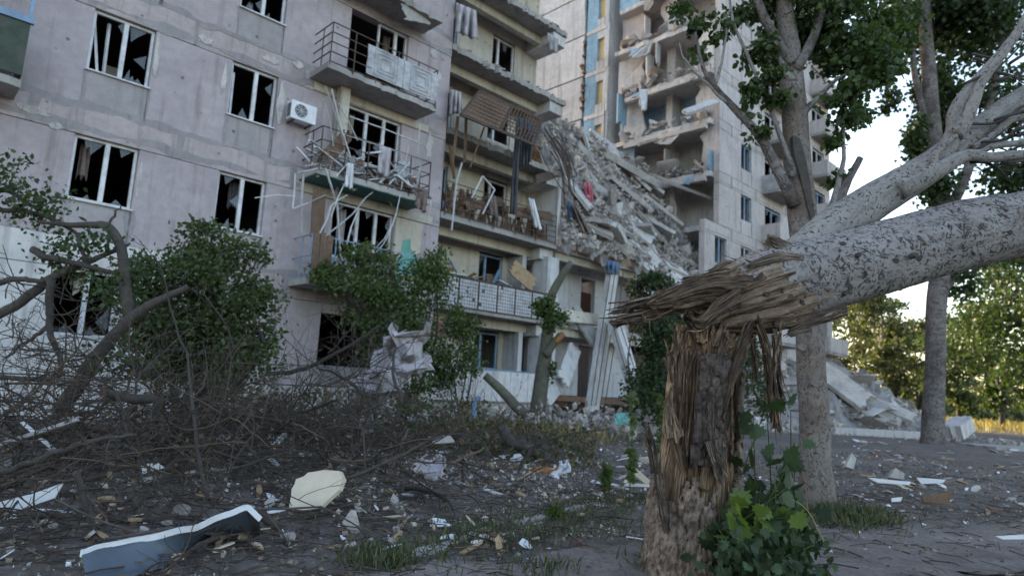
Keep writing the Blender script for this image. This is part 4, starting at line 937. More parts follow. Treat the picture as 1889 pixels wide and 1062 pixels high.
# fallen trunk
FP_ = px_path([(1300, 575), (1345, 560), (1410, 535), (1500, 508), (1600, 482), (1700, 453), (1800, 428), (1889, 412), (2060, 372), (2300, 330)], [4.28, 4.28, 4.28, 4.3, 4.32, 4.34, 4.36, 4.38, 4.45, 4.6])
KF = 130; FPs = spline(FP_, KF)
FR = np.interp(np.linspace(0, 1, KF), [0, .06, .13, .2, .3, .42, .55, .7, 1], np.array([34, 50, 63, 74, 76, 70, 65, 62, 52]) * PXM)
T = np.gradient(FPs, axis=0); T /= np.linalg.norm(T, axis=1)[:, None]
NF = 96; V = []; U = []; af = np.linspace(0, 2 * PI, NF); Lf = np.concatenate([[0], np.cumsum(np.linalg.norm(np.diff(FPs, axis=0), axis=1))])
def trunk_pt(i, a, out=0.0):
    b = np.array([0, 1., 0]) - T[i] * T[i][1]; b /= np.linalg.norm(b); c = np.cross(b, T[i])      # b away from camera
    x, y = math.cos(a), math.sin(a)
    rough = max(0.0, 1 - i / 45)
    r = FR[i] * (1 + .03 * math.sin(2 * a + i * .05) + .05 * nz(x * 1.5, y * 1.5, Lf[i] * 1.2)) + rough * (.035 * nz(x * 5, y * 5, Lf[i] * 2) + .055 * mnoise.noise(Vector((x * 4.5, y * 4.5, Lf[i] * .9))) + .028 * mnoise.noise(Vector((x * 12, y * 12, Lf[i] * 1.6)))) + .0055 * nz(x * 7, y * 7, Lf[i] * 8) + .012 * max(0, nz(x * 2.5, y * 2.5, Lf[i] * 3.2) - .25) + out
    return FPs[i] + r * (x * b + y * c)
for i in range(KF):
    for a in af: V.append(trunk_pt(i, a)); U.append((a * .26, Lf[i]))
F = [(i * NF + j, i * NF + j + 1, (i + 1) * NF + j + 1, (i + 1) * NF + j) for i in range(KF - 1) for j in range(NF - 1)]
V += [FPs[0], FPs[-1]]; U += [(0, 0), (0, Lf[-1])]
F += [(KF * NF, j, j + 1) for j in range(NF - 1)] + [(KF * NF + 1, (KF - 1) * NF + j + 1, (KF - 1) * NF + j) for j in range(NF - 1)]
i0 = 34                                                   # bark begins a little way up from the break
fall = child(MB().add(V, F, U), 'fallen_trunk', M['bark_fallen'], BT, smooth=True)
# rough torn shell round the broken end
groups = {'torn_wood': MB(), 'splinter': MB()}
TW = [MB() for _ in range(2)]
for q in range(95):
    a = rng.uniform(0, 2 * PI); i1 = int(rng.uniform(14, 40) + 10 * math.sin(a)); i1 = max(8, i1); p0 = trunk_pt(i1, a, -.006); p1 = trunk_pt(max(0, i1 - 12), a, .008); p2 = trunk_pt(0, a, .012)
    ext = rng.uniform(-.12, .10) * (1 + .8 * (math.sin(a) > .2)); p3 = p2 - T[0] * ext + rng.normal(0, .03, 3)
    sel = [[p0, p1, p2], [p1, p2, p3], [p0, p1], [p1, (p2 + p3) / 2]][rng.integers(4)]; strip(TW[q % 2], sel, rng.uniform(.012, .05) * (2.0 if q % 4 == 0 else 1), rng.uniform(.006, .020), rng.normal(0, .5), tip=rng.uniform(.02, .3), nrm=p1 - FPs[max(0, i1 - 12)], k=7, fr=.002)
child(TW[0], 'torn_wood', M['wood_torn'], BT); child(TW[1], 'torn_wood', M['wood_grey'], BT)
# the long shard that sticks out to the left
def bundle(name, pts, Y, rpx, count, mat, spread_tip=1.0, w=(.008, .026), tip=.5, trim=.25, th=None):
    C = spline(px_path(pts, Y), 12); mb = MB()
    nb, kb = 26, 22; sd_ = rng.uniform(0, 90); V = []; U = []; Lb = np.linalg.norm(C[-1] - C[0])
    el = [1 - .34 * abs(mnoise.noise(Vector((math.cos(q * 2 * PI / nb) * 2.6, math.sin(q * 2 * PI / nb) * 2.6, sd_)))) - .16 * rng.random() for q in range(nb)]
    for i in range(kb):
        for q in range(nb):
            a = q * 2 * PI / nb; t = i / (kb - 1) * el[q]; f = t * 11; k0 = int(min(10, f)); c = C[k0] + (C[k0 + 1] - C[k0]) * (f - k0); r = np.interp(t, np.linspace(0, 1, len(rpx)), rpx) * PXM * (1 + (spread_tip - 1) * t)
            g_ = mnoise.noise(Vector((math.cos(a) * 2.2, math.sin(a) * 2.2, sd_ + t * 1.4))) * .45 + mnoise.noise(Vector((math.cos(a) * 6, math.sin(a) * 6, sd_ + t * 2.5))) * .34 + rng.uniform(-.06, .06)
            r *= max(.25, .86 + g_) * (1 - .55 * max(0, i / (kb - 1) - .72) / .28 * (q % 3 != 0)); V.append(c + np.array([0, math.sin(a) * r * .8, math.cos(a) * r])); U.append((a * .05 + sd_, t * Lb))
    V.append(C[9]); U.append((sd_, Lb)); V.append(C[0]); U.append((sd_, 0))
    mb.add(V, [(i * nb + q, i * nb + (q + 1) % nb, (i + 1) * nb + (q + 1) % nb, (i + 1) * nb + q) for i in range(kb - 1) for q in range(nb)] + [((kb - 1) * nb + q, (kb - 1) * nb + (q + 1) % nb, kb * nb) for q in range(nb)] + [((q + 1) % nb, q, kb * nb + 1) for q in range(nb)], U)
    for q in range(max(4, int(count * .5))):
        a = rng.uniform(0, 2 * PI); rr = math.sqrt(rng.random()); ln = rng.uniform(.28, .75); s0 = rng.uniform(-.02, 1 - ln + .02); s0 = max(0, s0); s1 = min(1 - rng.uniform(0, trim) * .6, s0 + ln); P = []
        if s1 - s0 < .12: continue
        da = rng.normal(0, .18); dv = rng.normal(0, .009, 3)
        for t in np.linspace(s0, s1, 4):
            i = t * 11; k0 = int(min(10, i)); c = C[k0] + (C[k0 + 1] - C[k0]) * (i - k0); r = np.interp(t, np.linspace(0, 1, len(rpx)), rpx) * PXM * rr * (1 + (spread_tip - 1) * t)
            aa = a + da * (t - s0); P.append(c + np.array([0, math.sin(aa) * r * .8, math.cos(aa) * r]) + dv * ((t - s0) / (s1 - s0)) ** 2 * 2.5)
        fat = rng.random() < .16 and s1 - s0 < .5; strip(mb, P, rng.uniform(*w) * (rng.uniform(1.4, 2.8) if fat else rng.uniform(.4, 1.0)), (th or rng.uniform(.005, .013)) * (1.7 if fat else 1), rng.normal(0, .9), tip=rng.uniform(.02, .3) if not fat else rng.uniform(.15, .7), k=7, fr=.0022)
    return child(mb, name, mat, BT)
bundle('shard', [(1400, 535), (1330, 535), (1260, 552), (1180, 572), (1108, 590)], 4.2, [48, 36, 27, 22, 19], 60, M['wood_grey'], tip=.7, trim=.14, w=(.014, .04))
bundle('shard', [(1380, 525), (1300, 530), (1230, 552), (1180, 566)], 4.12, [36, 26, 20, 14], 28, M['wood_torn'], tip=.4, trim=.2)
bundle('shard', [(1440, 480), (1360, 505), (1300, 520), (1240, 525)], 4.2, [26, 20, 16, 12], 34, M['wood_grey'], tip=.5, trim=.3)
bundle('shard', [(1440, 500), (1380, 500), (1330, 490), (1290, 522)], 4.26, [20, 14, 10, 8], 14, M['wood_grey'], tip=.3, trim=.3)
bundle('shard', [(1360, 555), (1320, 575), (1290, 600), (1268, 588)], 4.05, [26, 22, 16, 10], 22, M['wood_torn'], tip=.4, trim=.3)
bundle('shard', [(1475, 470), (1450, 458), (1425, 448), (1410, 436)], 4.18, [14, 12, 11, 8], 20, M['wood_grey'], spread_tip=1.4, tip=.2, trim=.3)
bundle('shard', [(1480, 480), (1440, 476), (1395, 486), (1370, 500)], 4.05, [12, 12, 10, 8], 18, M['wood_grey'], tip=.3, trim=.3)
# splinters standing on the stump rim and the hinge slabs under the trunk
bundle('splinter', [(1250, 760), (1246, 690), (1248, 640), (1243, 596)], 4.05, [17, 14, 10, 7], 22, M['wood_torn'], spread_tip=1.3, tip=.15, trim=.35)
bundle('splinter', [(1240, 700), (1234, 650), (1226, 622)], 4.08, [6, 4, 2], 6, M['wood_torn'], tip=.1)
bundle('splinter', [(1290, 700), (1284, 650), (1268, 600)], 4.15, [14, 10, 7], 16, M['wood_torn'], tip=.15, trim=.4)
bundle('splinter', [(1330, 760), (1350, 690), (1372, 630), (1392, 590)], 4.05, [18, 22, 20, 16], 36, M['wood_torn'], tip=.8, trim=.15, w=(.014, .045))
bundle('splinter', [(1310, 700), (1325, 650), (1340, 600)], 4.12, [26, 24, 20], 30, M['wood_torn'], tip=.7, trim=.2, w=(.014, .04))
bundle('splinter', [(1360, 800), (1356, 720), (1362, 660)], 4.15, [14, 12, 10], 16, M['wood_torn'], tip=.2, trim=.4)
bundle('splinter', [(1225, 960), (1212, 880), (1203, 820), (1192, 782)], 4.1, [22, 20, 15, 10], 34, M['wood_grey'], tip=.25, trim=.3, w=(.01, .035))
bundle('splinter', [(1255, 850), (1240, 800), (1236, 745), (1240, 700)], 4.0, [20, 18, 14, 10], 30, M['wood_torn'], tip=.4, trim=.3, w=(.012, .04))
bundle('splinter', [(1312, 742), (1310, 800), (1322, 850), (1335, 890)], 3.98, [22, 20, 18, 14], 34, M['wood_grey'], tip=.3, trim=.3, w=(.012, .034))
bundle('splinter', [(1345, 720), (1346, 800), (1348, 870)], 4.04, [14, 12, 10], 18, M['wood_torn'], tip=.4, trim=.3)
for dx in (-22, 0, 24): bundle('splinter', [(1290 + dx, 870), (1286 + dx, 790), (1288 + dx, 690), (1296 + dx, 640)], 4.06, [9, 9, 8, 6], 12, M['wood_torn'], tip=.5, trim=.3, w=(.01, .03))
# strips hanging from the broken end
bundle('hanging_strip', [(1395, 590), (1412, 640), (1420, 700), (1432, 760), (1440, 795)], 4.1, [14, 18, 20, 21, 22], 48, M['wood_torn'], spread_tip=1.15, tip=.6, trim=.22, w=(.01, .03))
bundle('hanging_strip', [(1425, 590), (1434, 640), (1436, 700), (1444, 750)], 4.14, [8, 10, 11, 10], 20, M['wood_grey'], tip=.5, trim=.3)
bundle('hanging_strip', [(1440, 590), (1438, 620), (1430, 650), (1426, 690)], 4.06, [5, 5, 4, 3], 9, M['wood_torn'], tip=.3)
bundle('hanging_strip', [(1182, 565), (1184, 590), (1180, 615), (1178, 632)], 4.15, [3, 2, 2, 3], 6, M['wood_torn'], tip=.2, w=(.003, .007))
bundle('hanging_strip', [(1386, 600), (1392, 660), (1398, 720)], 4.16, [7, 7, 5], 12, M['wood_torn'], tip=.3)
bundle('torn_lip', [(1560, 572), (1530, 580), (1480, 596), (1440, 612)], 4.16, [10, 12, 14, 10], 22, M['wood_grey'], tip=.5, trim=.2, w=(.014, .045))
mb = MB()
for q in range(90):                                       # fine whiskers
    bx, by = [(rng.uniform(1110, 1330), rng.uniform(555, 600)), (rng.uniform(1230, 1400), rng.uniform(600, 700)), (rng.uniform(1395, 1450), rng.uniform(600, 790))][q % 3]
    p = at(bx, by, 4.08 + rng.uniform(-.05, .05)); d = rng.normal(size=3) * np.array([1, .4, 1]); d /= np.linalg.norm(d); strip(mb, [p, p + d * .03 + [0, 0, -.005], p + d * rng.uniform(.05, .1) + [0, 0, -.03]], .004, .003, 0, .2, k=4)
child(mb, 'fine_splinters', M['wood_torn'], BT)['kind'] = 'stuff'
# big knots on the fallen trunk
for (x, y, r) in ((1425, 518, 9), (1415, 540, 8), (1585, 470, 5), (1690, 470, 5), (1500, 560, 5), (1560, 540, 5)):
    dy = (y - np.interp(x, [1410, 1500, 1600, 1700], [535, 508, 482, 453])) * PXM; p = at(x, y, 4.3 - math.sqrt(max(.01, (77 * PXM) ** 2 - dy * dy)) - .006); child(MB().tube([p + [0, -.004, 0], p + [0, .05, 0]], [r * PXM * .8, r * PXM], 12, rough=.15), 'knot', M['branch'], BT)
for q in range(95):                                       # scars and burst lenticels standing proud of the bark
    i = int(rng.uniform(26, KF - 30)); a0 = rng.uniform(PI * .62, PI * 1.5) if q % 5 else rng.uniform(PI * .4, PI * .7); c = trunk_pt(i, a0, .0); u1 = trunk_pt(i + 1, a0) - trunk_pt(i - 1, a0); u1 /= np.linalg.norm(u1); n1 = c - FPs[i]; n1 /= np.linalg.norm(n1); u2 = np.cross(n1, u1)
    sz = .006 + .020 * rng.random() ** 2.2; el = rng.uniform(1, 3.2); ro = rng.normal(.6, .8) if rng.random() < .6 else rng.normal(-.7, .6); e1, e2 = u1 * math.cos(ro) + u2 * math.sin(ro), u2 * math.cos(ro) - u1 * math.sin(ro); K = 9
    o_ = [c + n1 * .004 + e1 * sz * el ** .5 * math.cos(t) * rng.uniform(.6, 1.15) + e2 * sz / el ** .5 * math.sin(t) * rng.uniform(.6, 1.15) for t in np.linspace(0, 2 * PI, K, endpoint=False)]
    child(MB().prism(o_, -n1 * .02), 'knot', M['scar'], BT)
# second limb and its branches
def limb(name, pts, Y, rpx, mat, parent=BT, n=14, k=40, wob=.006, uv=True, smooth=True):
    P = spline(px_path(pts, Y), k); P += np.array([[nz(i * .2, 1, 1), nz(i * .2, 5, 1), nz(i * .2, 9, 1)] for i in range(k)]) * wob
    Ym = np.mean(Y); R = lerps(rpx, k) * Ym / FPX; return child(MB().tube(P, R, n, rough=.025), name, mat, parent, smooth)
limb('limb', [(1470, 480), (1540, 420), (1620, 366), (1700, 318), (1760, 275), (1830, 222), (1889, 180), (2040, 95), (2200, 20)], [4.35, 4.42, 4.5, 4.55, 4.6, 4.65, 4.7, 4.8, 5], [38, 37, 34, 30, 26, 24, 22, 19, 12], M['bark_limb'], n=28, k=60)
limb('limb', [(1690, 322), (1735, 290), (1760, 245), (1762, 205), (1790, 165), (1830, 120), (1870, 70), (1900, 20)], 4.5, [22, 19, 16, 13, 12, 11, 9, 7], M['bark_limb'], n=16)
limb('limb', [(1762, 250), (1782, 222), (1795, 190), (1812, 150), (1850, 100), (1889, 40)], 4.45, [15, 13, 11, 9, 8, 6], M['bark_limb'], n=14)
limb('limb', [(1655, 352), (1725, 316), (1780, 288), (1830, 290), (1889, 285), (1990, 270)], 4.42, [20, 17, 12, 10, 9, 7], M['bark_limb'], n=14)
limb('limb', [(1780, 292), (1830, 270), (1889, 262), (1980, 240)], 4.46, [8, 7, 6, 4], M['bark_limb'], n=10)
limb('limb', [(1795, 275), (1830, 252), (1860, 225), (1889, 215)], 4.5, [9, 8, 7, 6], M['bark_limb'], n=10)
limb('limb', [(1725, 310), (1726, 285), (1745, 265), (1765, 250)], 4.4, [7, 6, 5, 4], M['bark_limb'], n=8)
for i in range(26):
    x, y = rng.uniform(1765, 1880), rng.uniform(90, 330); L_ = rng.uniform(40, 150); s = rng.uniform(-.9, .3)
    limb('twig', [(x, y), (x + L_ * .5, y + s * L_ * .4 + rng.uniform(-12, 12)), (x + L_, y + s * L_ + rng.uniform(-20, 20))], rng.uniform(4.4, 4.7), [3.2, 2.4, 1.0], M['branch'], n=5, k=9, wob=.01)

# ------------------------------------------------------------------ foliage helpers
TPL = {
    'oval': (np.array([(0, 0, 0), (.5, .42, .05), (0, 1, -.06), (-.5, .42, .05)]), [(0, 1, 2, 3)]),
    'fold': (np.array([(0, 0, 0), (.33, .25, .09), (.30, .62, .06), (0, 1, -.05), (-.30, .62, .06), (-.33, .25, .09), (0, .5, 0)]), [(0, 1, 6), (1, 2, 6), (2, 3, 6), (3, 4, 6), (4, 5, 6), (5, 0, 6)]),
    'blade': (np.array([(-.035, 0, 0), (.035, 0, 0), (.025, .55, .08), (0, 1, .3), (-.025, .55, .08)]), [(0, 1, 2, 3, 4)]),
}
def lobed():
    o = [(0, 0), (.16, .02), (.34, -.06), (.36, .14), (.56, .22), (.42, .36), (.52, .55), (.3, .56), (.26, .8), (.1, .78), (0, 1.02)]
    o = o + [(-x, y) for x, y in o[-2:0:-1]]
    V = [(x, y, .10 * abs(x) - .16 * y * y) for x, y in o] + [(0, .42, -.03)]
    return np.array(V), [(i, (i + 1) % len(o), len(o)) for i in range(len(o))]
TPL['lobed'] = lobed()
def leafcloud(pts, size, tpl='oval', droop=.5, sizes=None, dirs=None):
    T, F = TPL[tpl]; n = len(pts); k = len(T); pts = np.asarray(pts, float)
    d = rng.normal(size=(n, 3)) if dirs is None else np.asarray(dirs, float)
    d[:, 2] -= droop; d /= np.linalg.norm(d, axis=1)[:, None]
    r = rng.normal(size=(n, 3)); r -= d * (r * d).sum(1)[:, None]; r /= np.linalg.norm(r, axis=1)[:, None] + 1e-9; u = np.cross(r, d)
    s = (size * rng.uniform(.6, 1.25, n) if sizes is None else np.asarray(sizes))[:, None, None]
    V = pts[:, None, :] + s * (T[None, :, 0:1] * r[:, None, :] + T[None, :, 1:2] * d[:, None, :] + T[None, :, 2:3] * u[:, None, :])
    FF = [tuple(a + i * k for a in f) for i in range(n) for f in F]
    return V.reshape(-1, 3), FF
def add_leaves(name, pts, size, mat, thing, tpl='oval', droop=.5, stuff=True, **kw):
    V, F = leafcloud(pts, size, tpl, droop, **kw)
    me = bpy.data.meshes.new(name)
    V = V - np.array(thing.location) if thing is not None else V
    me.from_pydata(V.tolist(), [], F); me.materials.append(mat)
    o = bpy.data.objects.new(name, me); COL.objects.link(o); o.parent = thing
    if stuff: o['kind'] = 'stuff'
    return o
LEAFME = {}
def leaf_parts(pts, size, mat, thing, tpl, droop=.5, name='leaf'):
    key = (tpl, mat.name, name)
    if key not in LEAFME:
        me = bpy.data.meshes.new(name); T, F = TPL[tpl]; me.from_pydata(T.tolist(), [], F); me.materials.append(mat); LEAFME[key] = me
    for p in pts:
        d = rng.normal(size=3); d[2] -= droop; d /= np.linalg.norm(d); r = np.cross(d, rng.normal(size=3)); r /= np.linalg.norm(r); u = np.cross(r, d)
        if u[2] < 0: u = -u; r = -r
        m = Matrix(np.stack([r, d, u], 1).tolist()).to_4x4(); m.translation = Vector(np.array(p) - np.array(thing.location)); s = size * rng.uniform(.65, 1.25)
        o = bpy.data.objects.new(name, LEAFME[key]); COL.objects.link(o); o.parent = thing; o.matrix_local = m @ Matrix.Scale(s, 4)
def clumps(c, r, n, sub=10, tight=.32, skew=None):        # uneven crown: leaves gathered round sub-centres
    c = np.array(c, float); r = np.broadcast_to(np.array(r, float), (3,)); q = rng.normal(size=(sub, 3)); q /= np.linalg.norm(q, axis=1)[:, None]; q *= rng.random((sub, 1)) ** .45
    w = rng.uniform(.3, 1.2, sub); w /= w.sum(); k = rng.choice(sub, n, p=w)
    return c + (q[k] + rng.normal(0, tight, (n, 3)) * np.array([1, 1, .8])) * r, c + q * r
def branch_to(mb, a, b, r0, r1, k=7, wob=.12, n=5):
    a = np.array(a, float); b = np.array(b, float); L_ = np.linalg.norm(b - a); mid = (a + b) / 2 + rng.normal(0, wob, 3) * L_ + np.array([0, 0, .08 * L_])
    P = spline([a, mid, b], k); mb.tube(P, np.linspace(r0, r1, k), n, rough=.08); return P
def fork(mb, p, d, L_, r, depth, bend=.35, nch=(2, 4), shrink=.62, out=None, n=5, grav=0.0):
    """A branching dead or living limb."""
    k = 6; P = [np.array(p, float)]; d = np.array(d, float) / np.linalg.norm(d)
    for i in range(k):
        d = d + rng.normal(0, bend, 3) * .35 + np.array([0, 0, grav]); d /= np.linalg.norm(d); P.append(P[-1] + d * L_ / k)
    mb.tube(P, np.linspace(r, r * .55, k + 1), n if depth > 1 else 4, rough=.1, cap=False)
    if out is not None and depth <= 1: out += P[2:]
    if depth > 0:
        for q in range(rng.integers(*nch)):
            i = rng.integers(2, k + 1); a = rng.normal(size=3); a -= d * (a @ d); a /= np.linalg.norm(a)
            fork(mb, P[i], d * .75 + a * rng.uniform(.5, 1.0), L_ * shrink * rng.uniform(.6, 1.1), r * .52, depth - 1, bend, nch, shrink, out, n, grav)

# ------------------------------------------------------------------ standing poplars
PY = 7.6
g0 = at(1512, 940, PY); g0[2] = 0
PT = empty('poplar', g0, 'grey barked poplar standing just behind the broken stump, with a wound in its trunk', 'tree')
limb('trunk', [(1513, 965), (1510, 935), (1504, 850), (1498, 700), (1490, 520), (1478, 380), (1468, 250), (1460, 130), (1448, 20), (1440, -150), (1436, -420)], PY, [40, 32, 27, 25, 24, 26, 24, 22, 16, 12, 6], M['bark_stand'], PT, n=28, k=70, wob=.02)
for (x, y, rx, rz) in ((1480, 640, 8, 7), (1505, 705, 9, 7), (1494, 770, 7, 7), (1512, 830, 6, 6), (1490, 560, 6, 6), (1462, 320, 5, 6)):
    p = at(x, y, PY - .205); K = 14; child(MB().prism([p + np.array([math.cos(a) * rx, 0, math.sin(a) * rz]) * PY / FPX * rng.uniform(.85, 1.1) for a in np.linspace(0, 2 * PI, K, endpoint=False)], (0, .05, 0)), 'knot', M['bark_far'], PT)
p = px_path([(1462, 250), (1476, 255), (1486, 290), (1494, 330), (1503, 395), (1500, 412), (1490, 380), (1478, 330), (1466, 285)], PY - .2)
child(MB().prism(p, (0, .08, 0)), 'wound', M['branch'], PT)
for pts, r in (([(1500, 430), (1530, 400), (1552, 360), (1584, 292)], [15, 12, 9, 6]), ([(1528, 400), (1545, 345), (1556, 290), (1556, 215)], [8, 6, 4, 2]),
               ([(1466, 380), (1440, 320), (1400, 250), (1350, 195), (1318, 160), (1296, 120), (1280, 60)], [13, 11, 9, 7, 5, 4, 2]), ([(1318, 160), (1330, 120), (1340, 60), (1345, 10)], [4, 3, 2, 1.5]),
               ([(1350, 195), (1310, 160), (1270, 120), (1250, 80)], [4, 3, 2, 1]), ([(1460, 120), (1430, 70), (1400, 10), (1380, -60)], [12, 10, 8, 6]), ([(1466, 130), (1500, 70), (1520, 0), (1530, -80)], [12, 9, 7, 5]),
               ([(1470, 220), (1500, 190), (1540, 150), (1580, 130)], [6, 5, 4, 2]), ([(1462, 150), (1440, 110), (1420, 40)], [8, 6, 4]), ([(1474, 330), (1440, 250), (1400, 150), (1360, 60), (1340, -20)], [6, 5, 4, 3, 2])):
    limb('branch', pts, PY - .1, r, M['bark_limb' if r[0] < 12 else 'bark_far'], PT, n=9, k=18, wob=.03)
big = []; bulk = []; tw = MB()
for (x, y, rp, dy, n, sub) in ((1575, 110, 62, 0, 1700, 14), (1560, 190, 42, -.2, 700, 10), (1620, 60, 55, .3, 1300, 12), (1500, 60, 50, .3, 800, 10), (1520, 0, 70, 0, 1100, 10), (1440, 60, 45, .4, 500, 9), (1400, 100, 35, 0, 260, 7), (1395, 170, 28, -.2, 180, 6),
                               (1440, 180, 26, -.3, 150, 5), (1290, 45, 30, 0, 130, 7), (1265, 20, 28, .2, 90, 5), (1330, 60, 26, 0, 90, 6), (1285, 100, 24, .1, 70, 5), (1400, 20, 45, .2, 400, 8), (1400, 240, 22, -.2, 90, 5), (1540, 260, 20, 0, 130, 6), (1550, 330, 18, 0, 70, 5), (1470, -60, 120, 0, 1400, 14), (1600, -60, 110, .2, 1400, 14), (1425, 130, 22, -.4, 120, 5), (1350, 30, 25, .1, 110, 5), (1640, 130, 26, .1, 300, 7), (1585, 215, 20, 0, 130, 5), (1380, 215, 16, -.1, 50, 4)):
    c = at(x, y, PY + dy); r = rp * PY / FPX; p, q = clumps(c, (r, r * 1.1, r * .85), n, sub, .30)
    m = min(len(p), 26 if rp < 40 else 9); big += list(p[:m]); bulk += list(p[m:])
    for b in q[:7]: branch_to(tw, c + rng.normal(0, .1, 3) * r, b, .008, .003, 5, .15, 4)
child(tw, 'twigs', M['branch'], PT)['kind'] = 'stuff'
leaf_parts(big[:298], .085, M['leaf'], PT, 'fold', .7)
add_leaves('foliage', bulk + big[298:], .085, M['leaf'], PT, 'fold', .7)

QY = 21.5
g0 = at(1722, 815, QY); g0[2] = 0
QT = empty('poplar', g0, 'tall dark leafed poplar farther back with rough banded bark and a leafy trunk', 'tree')
limb('trunk', [(1722, 850), (1721, 812), (1724, 700), (1728, 560), (1738, 400), (1722, 250), (1712, 120), (1705, 0), (1700, -200)], QY, [23, 20, 17, 17, 17, 15, 13, 11, 7], M['bark_far'], QT, n=18, k=40, wob=.06)
for pts, r in (([(1732, 540), (1765, 500), (1790, 430)], [9, 7, 5]), ([(1738, 420), (1790, 300), (1830, 180), (1850, 60)], [11, 9, 7, 5]), ([(1722, 260), (1690, 150), (1680, 40)], [8, 6, 4])):
    limb('branch', pts, QY, r, M['bark_far'], QT, n=8, k=14, wob=.08)
pts = []
for (x, y, rx, rz, n) in ((1738, 200, 46, 110, 4200), (1720, 330, 40, 60, 1700), (1760, 420, 45, 50, 1300), (1820, 60, 90, 70, 4200), (1720, 40, 80, 70, 3800), (1690, 250, 24, 40, 600), (1830, 430, 60, 40, 1300), (1700, 490, 30, 22, 350), (1870, 330, 60, 70, 1500), (1760, -60, 170, 60, 3000), (1850, 200, 70, 80, 2200), (1775, 520, 30, 25, 400), (1655, 60, 40, 70, 1200), (1640, 190, 22, 30, 250)):
    s = QY / FPX; p, q = clumps(at(x, y, QY + rng.uniform(-.5, 1)), (rx * s, rx * s, rz * s), n, 16, .28); pts += list(p)
add_leaves('foliage', pts, .17, M['leafdark'], QT, 'oval', .5)

def tree(x, y, h, cr, n, mat, label, group, leaf=.28, trunk=.2, bark='branch', low=.25, lean=0):
    t = empty('tree', (x, y, 0), label, 'tree', group); top = np.array([x + lean, y, h * .85])
    child(MB().tube(spline([(x, y, -.2), (x + lean * .3 + rng.normal(0, .2), y, h * .4), top], 12), np.linspace(trunk, trunk * .25, 12), 9, rough=.08), 'trunk', M[bark], t, True)
    P = []; mb = MB()
    for i in range(9):
        z = h * (low + (1 - low) * (i + .5) / 9); w = cr * math.sin(PI * min(1, (.18 + .82 * (1 - (z / h - low) / (1 - low))))) ** .6 if low < .6 else cr
        a = rng.uniform(0, 6.3); c = np.array([x + lean * z / h + math.cos(a) * w * .55, y + math.sin(a) * w * .55, z]); p, q = clumps(c, (w * .6, w * .6, h * .1), n // 9, 9, .3); P += list(p)
        branch_to(mb, (x + lean * z / h * .8, y, z * .8), c, trunk * .3, trunk * .08)
    child(mb, 'branch', M[bark], t); add_leaves('foliage', P, leaf, M[mat], t, 'oval', .3); return t
gb = 'trees in the bright gap right of the building'
for (px, Y, h, cr, n, mat, lab, bark) in ((1575, 58, 11.5, 2.8, 6000, 'leaffar', 'slim yellow green tree lit from behind close to the building end', 'bark_limb'), (1630, 50, 10.5, 2.4, 5200, 'leaffar', 'sunlit tree with a pale slim trunk behind the rubble mound', 'bark_limb'),
                                    (1660, 70, 12, 4, 6000, 'leaffar', 'bright hazy tree farthest back in the gap', 'branch'), (1690, 62, 9.5, 3.6, 6000, 'leaffar', 'low sunlit tree behind the far poplar trunk', 'branch'),
                                    (1765, 55, 9.5, 4.0, 7000, 'leafbush', 'rounded green tree right of the far poplar trunk', 'branch'), (1845, 42, 11, 3.8, 6500, 'leafdark', 'dark spreading tree at the right over the dry grass', 'branch'),
                                    (1930, 36, 11, 3.8, 6000, 'leafdark', 'dark tree at the edge of the view over the dry grass', 'branch'), (1540, 72, 13, 3.0, 2600, 'leaffar', 'tall slim tree showing past the building end', 'branch'), (1820, 80, 9, 6, 3000, 'leaffar', 'broad pale tree at the end of the dry grass strip', 'branch'),
                                    (2080, 34, 10, 4.5, 3000, 'leafdark', 'dark tree beyond the right edge', 'branch')):
    v = ray(px, 700); x = v[0] / v[1] * Y; tree(x, Y, h, cr, n, mat, lab, gb, leaf=.16 + .0022 * Y, trunk=.17, bark=bark, low=.16)
P = []
for i in range(9000):
    x = rng.uniform(5, 190); P.append((x, 110 + rng.normal(0, 6) + x * .05, abs(rng.normal(0, 3.2)) * (1 + .6 * nz(x * .06, 3))))
for i in range(2500):
    x = rng.uniform(22, 70); P.append((x, 82 + rng.normal(0, 3), abs(rng.normal(0, 1.3)) * (1 + .6 * nz(x * .1, 9))))
fw = add_leaves('distant_wood', P, .9, M['leaffar'], None, 'oval', .2); tag(fw, 'far sunlit wood closing the view beyond the dry grass', 'trees', kind='stuff')

# ------------------------------------------------------------------ shrubs and damaged trees before the building
def shrub(label, cat, c_px, base_px, Y, blobs, leaf, mat, stems=6, tpl='oval', bark='branch', sr=.04, droop=.4, group=None, parts=0, name='shrub'):
    b = at(*base_px, Y); b[2] = gz(b[0], b[1]); t = empty(name, b, label, cat, group); mb = MB(); P = []; s = Y / FPX
    cs = []
    for (x, y, rx, rz, n) in blobs:
        p, q = clumps(at(x, y, Y + rng.uniform(-.4, .3)), (rx * s, rx * s, rz * s), n, 14, .27); P += list(p); cs += list(q)
    for i in range(stems):
        q = cs[rng.integers(len(cs))]; branch_to(mb, b + rng.normal(0, .12, 3) * [1, 1, 0] - [0, 0, .1], q, sr, sr * .25, 8, .1, 6)
    for q in cs[::2]: branch_to(mb, b + (q - b) * rng.uniform(.5, .8), q, sr * .35, .006, 5, .15, 4)
    child(mb, 'stems', M[bark], t)
    P = np.array(P); rng.shuffle(P)
    if parts: leaf_parts(P[:parts], leaf, M[mat], t, tpl, droop)
    add_leaves('foliage', P[parts:], leaf, M[mat], t, tpl, droop); return t
